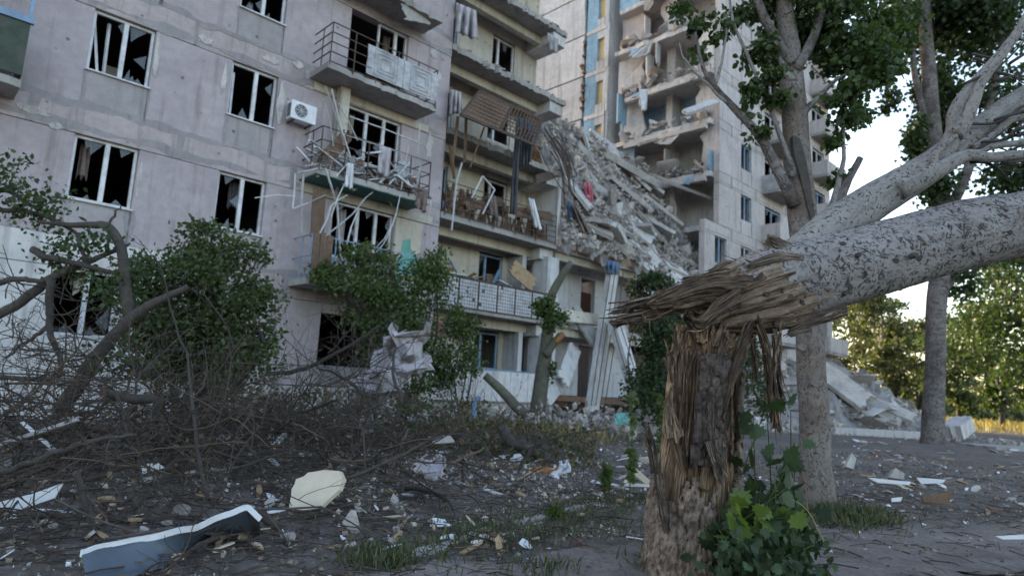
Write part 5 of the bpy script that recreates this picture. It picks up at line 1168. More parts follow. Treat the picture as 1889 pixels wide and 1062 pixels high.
shrub('leafy round bush with several dark stems in front of the left wall', 'bush', 0, (330, 745), 10.5,
      [(380, 500, 75, 55, 2600), (330, 560, 90, 70, 3400), (440, 580, 70, 60, 2900), (370, 640, 100, 60, 3200), (450, 660, 50, 60, 1500), (270, 620, 50, 70, 1300), (320, 690, 70, 40, 900), (390, 440, 45, 40, 600), (280, 500, 45, 40, 500), (480, 620, 45, 50, 500), (460, 480, 40, 40, 450)], .075, 'leafbush', 7, 'fold', sr=.07, parts=280)
shrub('bright green climbing shrub covering the lower balcony', 'bush', 0, (740, 785), 15.8,
      [(700, 530, 85, 50, 2600), (770, 560, 60, 70, 2300), (640, 510, 50, 40, 1200), (800, 490, 36, 40, 900), (680, 470, 60, 20, 700), (720, 620, 60, 60, 1600), (770, 660, 45, 70, 1500), (600, 500, 30, 25, 400), (750, 730, 50, 40, 900), (690, 580, 60, 40, 900)], .085, 'leafvine', 8, 'oval', sr=.04)
shrub('low yellowish green shrub growing below the tiled parapet', 'bush', 0, (850, 785), 16.5, [(850, 600, 30, 32, 900), (850, 650, 36, 40, 1200), (830, 700, 40, 40, 900)], .08, 'leafvine', 5, 'oval', sr=.03)
shrub('dense dark shrub standing left of the stump before the rubble', 'bush', 0, (1205, 785), 15.5, [(1205, 560, 38, 50, 1700), (1215, 640, 40, 60, 2200), (1205, 720, 46, 55, 2200), (1190, 520, 30, 24, 500), (1225, 520, 20, 20, 300), (1380, 640, 30, 60, 900), (1400, 720, 40, 50, 900)], .085, 'leafdark', 6, 'oval', sr=.035)
# pruned tree with one ball of leaves
t = empty('pruned_tree', (lambda p: (p[0], p[1], 0))(at(990, 785, 16.5)), 'lopped tree with one ball of leaves and a freshly torn orange stub', 'tree')
limb('trunk', [(988, 800), (992, 760), (1000, 690), (1008, 640), (1012, 590), (1018, 545), (1036, 510), (1054, 484)], 16.5, [19, 15, 13, 12, 10, 8, 7, 6], M['mossbark'], t, n=12, k=30)
limb('limb', [(985, 775), (955, 752), (925, 720), (895, 692)], 16.4, [11, 10, 9, 7], M['mossbark'], t, n=10, k=14)
limb('limb', [(1006, 655), (1020, 635), (1034, 617)], 16.3, [9, 7, 6], M['mossbark'], t, n=8, k=8)
limb('torn_stub', [(1024, 632), (1040, 615)], 16.25, [5, 6], M['orange'], t, n=8, k=4)
p, _ = clumps(at(1013, 583, 16.4), np.array([30, 30, 33]) * 16.5 / FPX, 1500, 14, .22); p2, _ = clumps(at(1018, 690, 16.4), np.array([14, 14, 22]) * 16.5 / FPX, 150, 5, .3)
add_leaves('foliage', list(p) + list(p2), .085, M['leafvine'], t, 'oval', .3)

# leaning dead tree at the left with sparse leaves
LY = 8.2
t = empty('leaning_tree', (lambda p: (p[0], p[1], gz(p[0], p[1])))(at(150, 740, LY)), 'dark broken tree arching over the left side with few leaves', 'tree')
for pts, r in (([(110, 760), (150, 700), (190, 640), (240, 590), (290, 555), (345, 530)], [15, 14, 12, 10, 8, 5]), ([(240, 590), (232, 520), (225, 470), (205, 425), (185, 415), (130, 415), (70, 410)], [11, 10, 9, 9, 7, 5, 3]),
               ([(-20, 590), (30, 560), (60, 540), (90, 515), (150, 490), (215, 460), (240, 450)], [9, 9, 9, 8, 6, 4, 2]), ([(95, 515), (92, 570), (90, 600), (105, 640), (112, 690)], [7, 7, 6, 5, 4]), ([(-20, 520), (40, 515), (80, 520)], [6, 5, 4]),
               ([(90, 600), (50, 630), (10, 660)], [4, 3, 2]), ([(60, 460), (110, 480), (160, 490), (230, 510)], [7, 6, 5, 3]), ([(195, 420), (212, 395), (222, 380)], [3, 2, 1]), ([(145, 430), (155, 480), (160, 470)], [4, 3, 2]), ([(112, 690), (60, 700), (0, 695), (-40, 700)], [5, 5, 4, 3]),
               ([(-20, 380), (40, 390), (100, 405), (150, 440)], [5, 5, 4, 3]), ([(-30, 340), (30, 360), (70, 390)], [5, 4, 3])):
    limb('branch', pts, LY + rng.uniform(-.2, .3), r, M['branch'], t, n=9, k=20, wob=.04)
mb = MB()
for i in range(46):
    p = at(rng.uniform(-30, 280), rng.uniform(520, 720), LY + rng.uniform(-.5, .6)); fork(mb, p, rng.normal(size=3) * [1, .5, .8] + [0, 0, .1], rng.uniform(.3, .8), .009, 1, .5)
child(mb, 'twigs', M['branch'], t)['kind'] = 'stuff'
P = []
for (x, y, rx, rz, n) in ((40, 350, 70, 40, 520), (0, 330, 40, 50, 280), (60, 400, 60, 22, 320), (130, 460, 70, 30, 420), (170, 440, 50, 25, 240), (200, 540, 50, 40, 420), (130, 500, 50, 30, 240), (250, 500, 40, 40, 320), (220, 660, 50, 50, 330), (20, 300, 30, 22, 90), (80, 370, 35, 30, 160)):
    p, q = clumps(at(x, y, LY + rng.uniform(-.3, .3)), np.array([rx, rx, rz]) * LY / FPX, int(n * .5), 16, .3); P += list(p)
P = np.array(P); rng.shuffle(P)
leaf_parts(P[:290], .07, M['leafdark'], t, 'fold', .6); add_leaves('foliage', P[290:], .07, M['leafdark'], t, 'fold', .6)

# ------------------------------------------------------------------ brushwood
def in_brush(x, y):                                       # where the tangle of dead branches lies
    return math.exp(-(((x + 3.6) / 2.6) ** 2 + ((y - 7.2) / 2.4) ** 2))
mb = MB()
for i in range(480):
    x, y = rng.normal(-3.4, 2.0), rng.normal(6.9, 1.7)
    if y < 4.2 or x > .6 or y > 11.5 or (x > -1.7 and y < 5.9) or (x > -.9 and rng.random() < .5): continue
    h = .62 * in_brush(x, y) * (2.1 if x < -4.0 else 1.1) + .06; p = np.array([x, y, gz(x, y) + h * rng.random() ** .8]); fork(mb, p, rng.normal(size=3) * [1, 1, .28] + [0, 0, .06], rng.uniform(.35, 1.1), rng.uniform(.004, .011) * (2.2 if i % 7 == 0 else 1), 2, .4, (3, 6))
tag(mb.build('brushwood', M['twig']), 'tangled heap of thin dead twigs on the ground at the left', 'brushwood', kind='stuff')
P = []
for i in range(2600):
    x, y = rng.normal(-3.9, 1.9), rng.normal(7.2, 1.6)
    if nz(x * 1.3, y * 1.3, 6) > .05: P.append((x, y, gz(x, y) + rng.random() * (.15 + .8 * in_brush(x, y))))
tag(add_leaves('withered_leaves', P, .055, M['weed'], None, 'fold', .4), 'withered leaves hanging in the brush heap', 'leaves', kind='stuff')
mb = MB()
for i in range(150):
    px = rng.uniform(430, 1000); Y = rng.uniform(9, 14.5); v = ray(px, 780); x = v[0] / v[1] * Y
    fork(mb, (x, Y, gz(x, Y)), rng.normal(size=3) * [1, 1, .3] + [0, 0, .8], rng.uniform(.4, 1.1), rng.uniform(.006, .014), 2, .4, (2, 5))
for i in range(40):
    px = rng.uniform(560, 740); Y = rng.uniform(12.5, 14); v = ray(px, 700); x = v[0] / v[1] * Y
    fork(mb, (x, Y, .6 + rng.random() * 1.2), rng.normal(size=3) * [1, .5, .5] + [-.3, 0, .3], rng.uniform(.6, 1.3), rng.uniform(.006, .012), 2, .35, (2, 4))
tag(mb.build('dry_thicket', M['twig']), 'leafless reddish brown thicket before the building', 'thicket', kind='stuff')
mb = MB()
for i in range(4200):                                     # loose twigs lying about
    r = rng.random()
    x, y = (rng.normal(-2.2, 2.2), rng.uniform(3.6, 8)) if r < .55 else (rng.uniform(-2, 9), 3.4 + 9 * rng.random() ** 1.3)
    if .2 < x < 1.9 and 4.0 < y < 4.7: continue
    a = rng.uniform(0, PI); L_ = rng.uniform(.06, .35); z = gz(x, y) + .012 + .06 * rng.random() ** 3
    d = np.array([math.cos(a), math.sin(a), rng.normal(0, .1)]) * L_ / 2; mb.tube([np.array([x, y, z]) - d, np.array([x, y, z + .01]) + rng.normal(0, .012, 3), np.array([x, y, z]) + d], rng.uniform(.0015, .005), 4, cap=False)
tag(mb.build('fallen_twigs', M['twig']), 'short dry twigs scattered over the soil', 'twigs', kind='stuff')
for i, (pts, r, Y, lab) in enumerate((([(925, 785), (945, 815), (985, 830), (1010, 850), (1050, 862)], [9, 10, 11, 12, 12], 10.2, 'curved thick dead branch ending in a torn stub near the white sheet'),
        ([(0, 870), (80, 845), (160, 815), (250, 800)], [6, 6, 5, 3], 5.2, 'long dead branch lying level in the brush at the left'), ([(200, 720), (240, 735), (290, 740), (280, 790), (300, 830)], [9, 9, 8, 6, 4], 6.5, 'hooked dark branch curling over the brush heap'),
        ([(520, 1000), (560, 940), (600, 905), (650, 880), (740, 840), (820, 800)], [7, 6, 5, 4, 3, 2], 5.6, 'slender dead branch crossing behind the cream foam slab'), ([(500, 965), (560, 945), (610, 940), (660, 925)], [7, 7, 6, 4], 5.7, 'short thick branch lying against the cream foam slab'),
        ([(480, 940), (530, 990), (600, 1010), (700, 1000)], [8, 7, 5, 3], 5.0, 'grey dead branch in front of the cream foam slab'), ([(200, 1062), (300, 1040), (420, 1040), (500, 1045), (600, 1040)], [9, 9, 8, 7, 5], 4.4, 'dark branch lying in front of the dented metal sheet'),
        ([(140, 870), (160, 930), (180, 1000), (200, 1062)], [6, 6, 6, 6], 4.4, 'upright dark stick left of the dented metal sheet'), ([(0, 960), (90, 950), (180, 960), (330, 950)], [7, 7, 6, 4], 4.8, 'straight dead branch at the left edge above the metal sheet'),
        ([(940, 900), (960, 860), (990, 820), (1050, 800), (1130, 790)], [3, 3, 2, 2, 1], 9, 'thin bare branch rising behind the white torn sheet'), ([(720, 800), (740, 740), (725, 690), (730, 640)], [4, 4, 3, 2], 11, 'bare sapling stem before the crumpled pale sheet'),
        ([(700, 830), (690, 760), (640, 700), (590, 680)], [4, 4, 3, 2], 11, 'bare sapling leaning left before the dark ground floor opening'), ([(240, 900), (255, 950), (260, 985)], [7, 7, 6], 5.0, 'broken upright stick with a pale tip in the brush'),
        ([(490, 690), (560, 680), (640, 640), (700, 600)], [4, 4, 3, 2], 12, 'thin grey branch sticking out before the ground floor opening'))):
    P = spline(px_path(pts, Y), 22); P += np.array([[nz(j * .3, i, 1), nz(j * .3, i, 4), nz(j * .3, i, 8)] for j in range(22)]) * .03; mb = MB().tube(P, lerps(r, 22) * Y / FPX, 8, rough=.08)
    for q in range(7): j = rng.integers(4, 21); fork(mb, P[j], rng.normal(size=3) * [1, .6, .8], rng.uniform(.2, .6), max(.006, r[0] * Y / FPX * .25), 1, .5)
    tag(mb.build('dead_branch', M['branch'] if i not in (5, 8) else M['twig'], smooth=True), lab, 'branch', 'dead branches lying about')
for i in range(70):
    x, y = rng.normal(-3.4, 2.2), rng.normal(6.4, 1.6)
    if y < 4.8 or x > -.6: x, y = -3.6 + rng.normal(0, 1), 7.4 + rng.normal(0, .8)
    h = .5 * in_brush(x, y); mb = MB(); fork(mb, (x, y, gz(x, y) + .04 + h * rng.random()), rng.normal(size=3) * [1, 1, .2], rng.uniform(.8, 1.8), rng.uniform(.008, .021), 3, .33, (2, 4), n=6)
    tag(mb.build('dead_branch', M['branch'] if rng.random() < .6 else M['twig'], smooth=True), ('thick' if mb.v[0].std() > .38 else 'thin') + ' dark leafless branch tangled in the brush heap ' + ('near the left edge' if x < -4.6 else 'below the leaning tree' if x < -3.2 else 'before the round bush' if x < -1.8 else 'near the foam slab') + (' towards the front' if y < 6.2 else ' towards the wall'), 'branch', 'dead branches tangled in the brush heap')

# ------------------------------------------------------------------ debris on the ground
def sheet(name, px_pts, Y, th, mat, label, cat, n=None, lift=.02):
    P = [at(x, y, Y[i] if hasattr(Y, '__len__') else Y) for i, (x, y) in enumerate(px_pts)]
    return tag(MB().prism(P, np.array(n if n is not None else (0, .8, -.5)) * th).build(name, mat), label, cat)
# dented metal trough, front left
K, J = 40, 12; V = []
Bg = [gat(*q) for q in ((160, 1090), (280, 1062), (335, 1032), (386, 996), (444, 994), (479, 990))]; B = np.array(Bg) + [0, 0, .015]
A = np.array([at(x, y, Y) for x, y, Y in ((150, 1022, 3.62), (200, 1008, 3.78), (290, 989, 3.98), (363, 973, 4.2), (457, 935, 4.42), (480, 957, 4.5))])
_t = np.linspace(0, 1, K); As = np.stack([np.interp(_t, [0, .14, .38, .58, .92, 1], A[:, q]) for q in range(3)], 1); Bs = spline(B, K)
for i in range(K):
    for j in range(J):
        t = j / (J - 1); p = As[i] * (1 - t) + Bs[i] * t; dip = -.05 * math.sin(PI * t) + .02 * nz(i * .12, t * 2, 3) + .05 * math.exp(-((i - 27) / 3.0) ** 2) * t; V.append(p + np.array([0, -dip * .3, dip * .6]))
mt = empty('metal_trough', (float(V[0][0]), float(V[0][1]), 0), 'dented grey blue sheet metal channel with a white edge lying in the front left', 'metal sheet')
o = child(MB().add(V, [(i * J + j, i * J + j + 1, (i + 1) * J + j + 1, (i + 1) * J + j) for i in range(K - 1) for j in range(J - 1)]), 'sheet', M['zinc'], mt, True); md = o.modifiers.new('s', 'SOLIDIFY'); md.thickness = .006
mb = MB()
for i in range(K - 1): mb.bar(V[i * J] + [0, -.004, .006], V[(i + 1) * J] + [0, -.004, .006], .012, .035)
child(mb, 'rim', M['white'], mt); mb = MB()
for i in range(14, K - 1): mb.bar(V[i * J + J - 1], V[(i + 1) * J + J - 1], .006, .006)
child(mb, 'rim', M['white'], mt)
def crumple(name, px_pts, Y0, amp, mat, label, cat, k=14, dy=.3):
    tl, tr, bl, br = px_pts; V = []
    s0 = rng.uniform(0, 50)
    for j in range(k):
        for i in range(k):
            s, t = i / (k - 1), j / (k - 1); x = (tl[0] * (1 - s) + tr[0] * s) * (1 - t) + (bl[0] * (1 - s) + br[0] * s) * t; y = (tl[1] * (1 - s) + tr[1] * s) * (1 - t) + (bl[1] * (1 - s) + br[1] * s) * t
            p = at(x, y, Y0 + dy * (1 - t)); p = p + amp * np.array([nz(s * 3, t * 3, s0), nz(s * 3.5, t * 3.5, s0 + 9) * 1.4, nz(s * 3, t * 3, s0 + 17)]); V.append(p)
    o = MB().add(V, [(j * k + i, j * k + i + 1, (j + 1) * k + i + 1, (j + 1) * k + i) for j in range(k - 1) for i in range(k - 1)]).build(name, mat); md = o.modifiers.new('s', 'SOLIDIFY'); md.thickness = .012
    return tag(o, label, cat)
crumple('plastic_piece', [(85, 1035), (130, 1028), (60, 1090), (160, 1090)], 3.9, .05, M['zinc'], 'pale blue plastic piece at the bottom left beside the metal channel', 'plastic', k=8)
crumple('torn_sheet', [(700, 640), (785, 600), (640, 760), (770, 700)], 13.6, .5, M['tarp'], 'large crumpled pale sheet draped in the thicket before the balcony column', 'sheet', 18, .5)
crumple('torn_sheet', [(700, 690), (745, 680), (650, 790), (725, 790)], 13.5, .45, M['tarp'], 'lower crumpled fold of pale sheet hanging in the thicket', 'sheet', 14, .4)
crumple('torn_sheet', [(1034, 858), (1046, 848), (1010, 896), (1043, 893)], 8.6, .08, M['white'], 'white torn sheet standing up with a curled tip beside the thick dead branch', 'sheet', 10, .1)
crumple('plastic_bag', [(765, 850), (815, 845), (755, 895), (815, 900)], 7.6, .13, M['tarp'], 'greyish crumpled bag on the ground behind the foam slab', 'bag', 12)
crumple('plastic_bag', [(830, 890), (870, 890), (815, 920), (875, 920)], 7.3, .1, M['tarp'], 'pale crumpled bag right of the greyish bag', 'bag', 10)
crumple('cardboard', [(1040, 862), (985, 862), (1035, 885), (975, 882)], 8.8, .05, M['orange'], 'orange brown scrap behind the white torn sheet', 'scrap', 8)
crumple('plastic_sheet', [(875, 735), (885, 728), (868, 775), (878, 770)], 12, .04, M['bluepaint'], 'thin blue plastic strip standing by the parapet', 'strip', 6)
crumple('teal_scrap', [(1135, 765), (1158, 762), (1135, 782), (1160, 780)], 13, .06, M['teal'], 'teal scrap at the foot of the fallen pillar', 'scrap', 6)
crumple('pink_balloon', [(184, 716), (202, 716), (184, 733), (204, 733)], 7.4, .03, M['redcloth'], 'small pink red scrap in the brush heap', 'scrap', 6)
# cream foam slab
o_ = [(533, 938), (537, 912), (538, 901), (543, 893), (546, 883), (560, 878), (568, 871), (582, 869), (597, 866), (612, 867), (625, 868), (632, 884), (627, 896), (625, 903), (610, 916), (591, 934), (584, 937), (560, 940)]
fs = sheet('foam_slab', o_, [5.2 + .3 * (936 - y) / 70 for _, y in o_], .06, M['foam'], 'cream coloured broken foam slab propped up on the brush', 'foam slab', n=(.35, .8, -.2))
deb = [('board', [(35, 778), (42, 775), (112, 835), (104, 838)], 6.0, 'white', 'narrow white strip stuck diagonally in the brush heap', .012), ('board', [(0, 815), (0, 822), (145, 775), (140, 770)], 5.6, 'tarp', 'pale pole lying across the left brush heap', .03), ('board', [(255, 858), (290, 852), (303, 862), (262, 874)], 5.8, 'white', 'small white board in the middle of the brush heap', .015),
       ('board', [(0, 925), (60, 910), (116, 890), (100, 918), (20, 945), (0, 948)], 4.9, 'white', 'white board with a yellow stain in the left brush', .012), ('board', [(10, 950), (30, 945), (28, 955), (5, 958)], 4.7, 'white', 'white shard below the stained board', .012), ('board', [(148, 997), (180, 994), (190, 1003), (160, 1003)], 4.6, 'white', 'white shard beside the dark upright stick', .012),
       ('board', [(497, 820), (525, 795), (530, 800), (505, 830)], 7.4, 'white', 'small bent white strip leaning in the thicket', .012), ('board', [(488, 842), (498, 838), (530, 872), (524, 876)], 7.2, 'white', 'white strip falling to the right in the thicket', .03), ('frame_strip', [(458, 1008), (466, 1006), (497, 1048), (486, 1052)], 4.7, 'white', 'white broken strip right of the metal channel', .012),
       ('frame_strip', [(892, 903), (899, 900), (980, 928), (972, 934)], 7.0, 'pvc', 'straight white frame strip on the ground in the middle', .05), ('board', [(805, 950), (880, 952), (878, 963), (815, 962)], 6.2, 'white', 'flat white panel lying left of the kerb', .02), ('board', [(880, 942), (912, 940), (910, 948), (885, 950)], 6.4, 'white', 'little white panel beside the flat white panel', .015),
       ('board', [(882, 970), (910, 975), (905, 985), (880, 980)], 5.9, 'white', 'white chip on the edge of the trodden ground', .012), ('board', [(1017, 1014), (1046, 1013), (1050, 1018), (1018, 1021)], 5.0, 'white', 'white piece lying alone on the trodden path', .012), ('board', [(1135, 1062), (1150, 1052), (1165, 1055), (1150, 1075)], 4.5, 'tarp', 'pale block at the foot of the stump', .03),
       ('board', [(616, 985), (730, 990), (728, 998), (612, 997)], 5.5, 'tarp', 'long pale plank on the ground before the brush', .03), ('board', [(1155, 890), (1210, 893), (1208, 898), (1150, 896)], 7.3, 'pvc', 'white strip on the ground left of the stump', .02), ('board', [(1836, 988), (1889, 985), (1889, 994), (1850, 994)], 5.4, 'white', 'white flat piece at the right edge of the path', .012),
       ('board', [(1690, 880), (1745, 884), (1740, 890), (1700, 892)], 8.6, 'white', 'white sheet flat on the ground right of the near poplar', .015), ('board', [(1600, 880), (1680, 888), (1678, 894), (1620, 890)], 8.4, 'white', 'long white sheet piece right of the near poplar', .015), ('board', [(1645, 918), (1665, 916), (1662, 924), (1645, 925)], 7.4, 'white', 'small white scrap on the path right of the near poplar', .012),
       ('board', [(920, 840), (960, 836), (968, 848), (925, 852)], 10, 'white', 'white sheet on the ground behind the bags', .02), ('board', [(985, 845), (1040, 848), (1035, 858), (980, 855)], 10.4, 'foam', 'cream board under the thick dead branch', .03), ('board', [(790, 805), (830, 802), (840, 815), (800, 818)], 9.5, 'beam', 'grey white block among the thicket twigs', .05),
       ('board', [(680, 915), (700, 908), (718, 912), (712, 920), (690, 922)], 7.0, 'white', 'small bluish white plate on the brush to the right of the foam slab', .012), ('board', [(1400, 962), (1430, 966), (1425, 972), (1400, 970)], 5.5, 'white', 'white scrap hidden behind the sucker leaves', .012), ('board', [(1170, 860), (1205, 890), (1196, 896), (1165, 872)], 8.0, 'foam', 'cream board propped against the stump side', .02),
       ('board', [(1640, 880), (1652, 862), (1668, 872), (1668, 884)], 9.0, 'rubble', 'pointed pale stone in the litter beyond the near poplar', .15), ('board', [(1560, 860), (1572, 835), (1580, 845), (1575, 865)], 10.5, 'beam', 'small upright block in the litter beside the near poplar', .15), ('board', [(1700, 915), (1760, 905), (1750, 930), (1705, 926)], 7.8, 'wood', 'dark rotten board lying on the litter at the right', .03)]
for (nm, pts, Y, m, lab, th) in deb:
    zs = [at(x, y, Y)[2] for x, y in pts]; sheet(nm, pts, Y, th, M[m], lab, 'debris', n=(.1, .9, -.3))
def lying(px, py, sx, sy, th, m, lab, tilt=.25):          # piece lying flat where its ray meets the ground
    p = gat(px, py); K = 9; R = rotm(rng.normal(0, tilt), rng.normal(0, tilt), rng.uniform(0, 6))
    o = [p + R @ np.array([math.cos(a) * sx * rng.uniform(.6, 1.1), math.sin(a) * sy * rng.uniform(.6, 1.1), 0]) + [0, 0, .03] for a in np.linspace(0, 2 * PI, K, endpoint=False)]
    return tag(MB().prism(o, R @ np.array([0, 0, th])).build('debris_fragment', M[m]), lab[0], 'debris', lab[1])
labs = {'white': ('small white broken fragment lying in the litter', 'white fragments in the litter'), 'rubble': ('small grey stone fragment lying in the litter', 'grey fragments in the litter'), 'foam': ('small cream fragment lying in the litter', 'cream fragments in the litter'), 'brick': ('small red brick fragment lying in the litter', 'brick fragments in the litter'), 'palewood': ('small split wood fragment lying in the litter', 'wood fragments in the litter')}
for i in range(470):
    q = rng.random()
    if q < .5: px, py = rng.uniform(380, 1190), 830 + 200 * rng.random() ** 1.5
    elif q < .7: px, py = rng.uniform(0, 500), rng.uniform(880, 1050)
    else: px, py = rng.uniform(1545, 1889), 815 + 140 * rng.random() ** 1.6
    if nz(px * .012, py * .02, 4) < -.12: continue
    m = ['white', 'white', 'rubble', 'rubble', 'rubble', 'rubble', 'foam', 'palewood', 'palewood', 'brick'][rng.integers(10)]; d = CAMH / (-ray(px, py)[2]) * 1.0
    s = rng.uniform(.016, .05) * (.6 + d * .09); el = rng.uniform(1, 4.5) if m in ('white', 'palewood', 'foam') else rng.uniform(1, 1.8); zone = 'before the brush heap by the metal channel' if px < 500 else 'between the foam slab and the kerb' if px < 800 and py > 900 else 'among the bags behind the kerb' if px < 950 else 'around the white torn sheet and the stump' if px < 1200 else 'under the mound beyond the near poplar' if py < 870 else 'on the path right of the near poplar'
    lying(px, py, s * el ** .7 * 1.2, s / el ** .4, rng.uniform(.004, .012) if m in ('white', 'foam') else rng.uniform(.01, .03), m, (labs[m][0].replace('lying in the litter', zone), labs[m][1]))
for (x, y, s, lab) in ((785, 915, .07, 'whitish round stone on the ground right of the foam slab'), (645, 980, .13, 'flat cream stone in front of the foam slab'), (300, 950, .08, 'pale stone behind the dented metal channel'), (335, 960, .09, 'second pale stone right behind the dented metal channel'), (1190, 855, .12, 'pale stone on the ground close to the left of the stump'), (725, 935, .09, 'grey stone between the foam slab and the whitish stone')):
    p = gat(x, y); inst(CH[rng.integers(8)], 'stone', p + [0, 0, s * .3], s * 2, randrot(), lab, 'stone', None)
# kerb stones, half buried
for i, (a, b) in enumerate((((705, 1040), (810, 1012)), ((812, 1011), (905, 985)), ((960, 968), (1030, 950)), ((1034, 949), (1105, 938)))):
    A, B = gat(*a), gat(*b); tag(MB().bar(A + [0, 0, -.035], B + [0, 0, -.035], .11, .13, jit=.016).build('kerb_stone', M['slab']), ['kerb stone nearest the bottom edge beside the grass tuft', 'kerb stone sunk in grass in the middle', 'kerb stone half covered by weeds', 'kerb stone farthest along towards the stump'][i], 'kerb stone', 'kerb stones along the path')
p0 = at(1470, 800, 24); 
long_slab('concrete_kerb', at(1540, 790, 24.5) * [1, 1, 0] + [0, 0, .25], at(1712, 786, 24.5) * [1, 1, 0] + [0, 0, .25], .4, .3, M['beam'], 'long low concrete edge in front of the rubble mound', 'kerb', nrm=(0, 0, 1))
long_slab('concrete_block', at(1750, 800, 24) * [1, 1, 0] + [0, 0, .5], at(1775, 760, 24.6) * [1, 1, 0] + [0, 0, .9], .7, .5, M['beam'], 'pale tilted block right of the far poplar trunk', 'block', nrm=(-.6, -.3, .8))
long_slab('concrete_slab', at(1800, 830, 21) * [1, 1, 0] + [0, 0, .08], at(1990, 830, 21) * [1, 1, 0] + [0, 0, .08], 1.6, .2, M['slab'], 'flat concrete slab on the ground by the dry grass at the right', nrm=(0, 0, 1))
P = []
for i in range(9000):
    x, y = rng.uniform(-6, 10), 3.2 + 13 * rng.random() ** 1.4; P.append((x, y, gz(x, y) + .012))
dl_ = rng.normal(0, 1, (len(P), 3)); dl_[:, 2] *= .25
tag(add_leaves('leaf_litter', P, .045, M['drylitter'], None, 'oval', 0, dirs=dl_), 'brown dry leaves scattered over the soil', 'leaf litter', kind='stuff')
# chips and gravel
P = []; Z = []
for i in range(7000):
    x, y = rng.uniform(-6, 10), 3.3 + 12 * rng.random() ** 1.4; P.append((x, y, gz(x, y) + .006)); Z.append(.006 + .03 * rng.random() ** 4 * (1 + y * .06))
chips('gravel', P[:5000], Z[:5000], M['rubble'], 'grey gravel and plaster crumbs on the soil', 'gravel'); chips('crumbs', P[5000:], Z[5000:], M['white'], 'white plaster crumbs on the soil', 'crumbs', .3)
P = []; Z = []
for i in range(4200):
    x, y = rng.normal(-.2, 1.7), 5.2 + 5.5 * rng.random()
    if nz(x * .9, y * .9, 3) < -.05: continue
    P.append((x, y, gz(x, y) + .012)); Z.append(.010 + .05 * rng.random() ** 3)
chips('plaster_litter', P[::2], Z[::2], M['rubble'], 'pale broken plaster strewn between the brush heap and the stump', 'litter', .25); chips('board_litter', P[1::2], Z[1::2], M['foam'], 'cream and white board crumbs strewn before the building', 'litter', .2)
P = []; Z = []
for i in range(2500):
    px, py = rng.uniform(900, 1240), rng.uniform(742, 800); q = gat(px, py); 
    if q[1] > 24: q = at(px, py, rng.uniform(15, 20)); q[2] = max(.02, q[2] * rng.random())
    P.append(q + [0, 0, .05]); Z.append(.03 + .16 * rng.random() ** 3)
chips('foot_rubble', P, Z, M['rubble'], 'broken pieces at the foot of the ruin by the pruned tree', 'rubble')

# ------------------------------------------------------------------ grasses, weeds, suckers
def grass(name, pts, h, mat, label, cat='grass', lean=.5):
    d = rng.normal(0, lean, (len(pts), 3)); d[:, 2] = 1
    V, F = leafcloud(pts, h, 'blade', 0, dirs=d); me = bpy.data.meshes.new(name); me.from_pydata(V.tolist(), [], F); me.materials.append(mat); o = bpy.data.objects.new(name, me); COL.objects.link(o); return tag(o, label, cat, kind='stuff')
def patch(spots):
    P = []
    for (px, py, r, n) in spots:
        c = gat(px, py); 
        for i in range(n): x, y = c[0] + rng.normal(0, r), c[1] + rng.normal(0, r * 1.2); P.append((x, y, gz(x, y)))
    rng.shuffle(P); return P[:int(len(P) * .62)]
grass('grass', patch([(690, 1035, .12, 420), (735, 1040, .1, 250), (820, 1015, .25, 380), (880, 995, .2, 260), (1000, 1055, .12, 200), (1020, 960, .3, 420), (1090, 945, .3, 420), (1180, 930, .2, 260), (960, 985, .25, 300), (1230, 1050, .12, 200), (1130, 965, .3, 200)]), .10, M['grass'], 'short green grass tufts along the kerb')
grass('grass', patch([(1580, 950, .2, 700), (1550, 965, .18, 500), (1610, 965, .12, 250), (1520, 950, .15, 300)]), .12, M['grass'], 'green grass round the foot of the near poplar')
grass('dry_grass', [(x, y, 0) for x, y in zip(rng.uniform(20, 60, 5200), rng.uniform(34, 62, 5200))], .55, M['drygrass'], 'tall dry yellow grass beyond the far poplar', lean=.25)
grass('dry_grass', patch([(930, 795, .5, 500), (980, 800, .5, 500), (1040, 810, .6, 300), (880, 800, .4, 300)]), .35, M['drygrass'], 'pale dry grass before the pruned tree', lean=.3)
P = []
for i in range(5200):
    px = rng.uniform(380, 1100); Y = rng.uniform(9.5, 16); v = ray(px, 780); x = v[0] / v[1] * Y; P.append((x, Y, gz(x, Y) + rng.random() ** 1.5 * (.8 if px < 900 else .3)))
add = add_leaves('dry_weeds', P[:2600], .09, M['weed'], None, 'oval', 0); tag(add, 'brownish dry weeds in front of the building', 'weeds', kind='stuff')
add = add_leaves('green_weeds', P[2600:], .08, M['leafdark'], None, 'oval', 0); tag(add, 'dark green weeds in front of the building', 'weeds', kind='stuff')
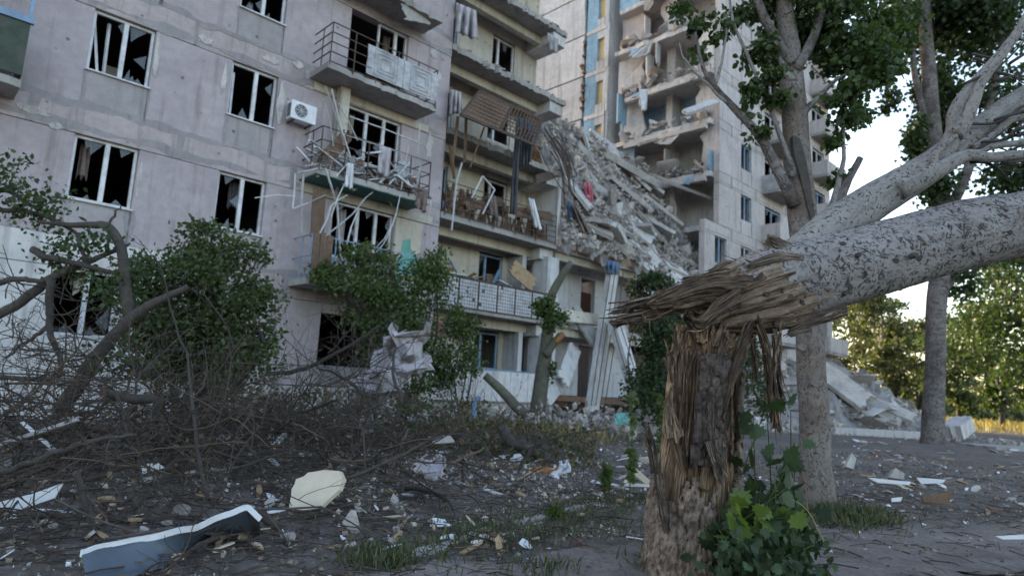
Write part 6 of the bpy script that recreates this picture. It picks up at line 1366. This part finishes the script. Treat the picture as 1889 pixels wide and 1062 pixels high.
for i, (px, by, ty, Y, lab) in enumerate(((1160, 930, 735, 7.2, 'tall thin weed with narrow leaves left of the stump'), (1112, 920, 860, 7.6, 'short pale weed left of the tall thin weed'), (1015, 975, 945, 6.0, 'small weed by the kerb'), (1215, 830, 740, 9, 'slim weed just behind the stump edge'))):
    a = at(px, by, Y); a[2] = gz(a[0], a[1]); b = at(px + 5, ty, Y); t = empty('weed', a, lab, 'weed'); P = spline([a, (a + b) / 2 + [.02, 0, 0], b], 12)
    child(MB().tube(P, np.linspace(.007, .003, 12), 5), 'stem', M['leafvine'], t); q = [P[rng.integers(2, 12)] + rng.normal(0, .012, 3) for _ in range(70)]
    leaf_parts(q, .09, M['leafvine'], t, 'oval', .0)
# suckers with broad lobed leaves at the stump
c = at(1395, 1030, 4.0)
t = empty('sucker_plant', (c[0], c[1], 0), 'clump of broad lobed poplar suckers growing at the right of the stump', 'plant'); mb = MB(); dk = []; lt = []
for i in range(46):
    bx = rng.uniform(1300, 1500); b = at(bx, 1070, rng.uniform(3.75, 4.35)); b[2] = 0
    tx = rng.uniform(1290, 1530); ty = rng.uniform(900, 1050) if rng.random() < .8 else rng.uniform(740, 900)
    if ty < 900: tx = 1330 + rng.uniform(35, 140)
    e = at(tx, ty, rng.uniform(3.75, 4.4)); P = spline([b, (b + e) / 2 + rng.normal(0, .05, 3), e], 9); mb.tube(P, np.linspace(.006, .0025, 9), 5, cap=False)
    for j in range(2, 9):
        for _ in range(2):
            q = P[j] + rng.normal(0, .035, 3); (lt if (910 < ty < 985 and tx < 1460 and i % 4 == 0 and j > 5) else dk).append(q)
child(mb, 'stems', M['leafvine'], t)
rng.shuffle(dk)
leaf_parts(dk[:150], .12, M['leafnear'], t, 'lobed', .8); leaf_parts(lt[:14], .12, M['leafbright'], t, 'lobed', .3)
leaf_parts([at(rng.uniform(1335, 1450), rng.uniform(925, 1000), 3.85 + rng.uniform(-.15, .1)) for _ in range(20)], .12, M['leafbright'], t, 'lobed', .35)
add_leaves('foliage', dk[150:300], .10, M['leafnear'], t, 'lobed', .5)
pts = [at(rng.normal(1400, 55), rng.uniform(985, 1075), rng.uniform(3.6, 4.2)) for _ in range(500)]; add_leaves('low_foliage', pts, .055, M['leafnear'], t, 'lobed', .3)
V = MB()
for (x, y, x2, y2) in ((1392, 860, 1440, 960), (1420, 900, 1520, 1000), (1430, 960, 1500, 985), (1440, 820, 1490, 940)):
    V.tube(spline(px_path([(x, y), ((x + x2) / 2 + 15, (y + y2) / 2 - 14), (x2, y2)], 3.95), 10), .0035, 4)
child(V, 'dry_stalks', M['drygrass'], t)
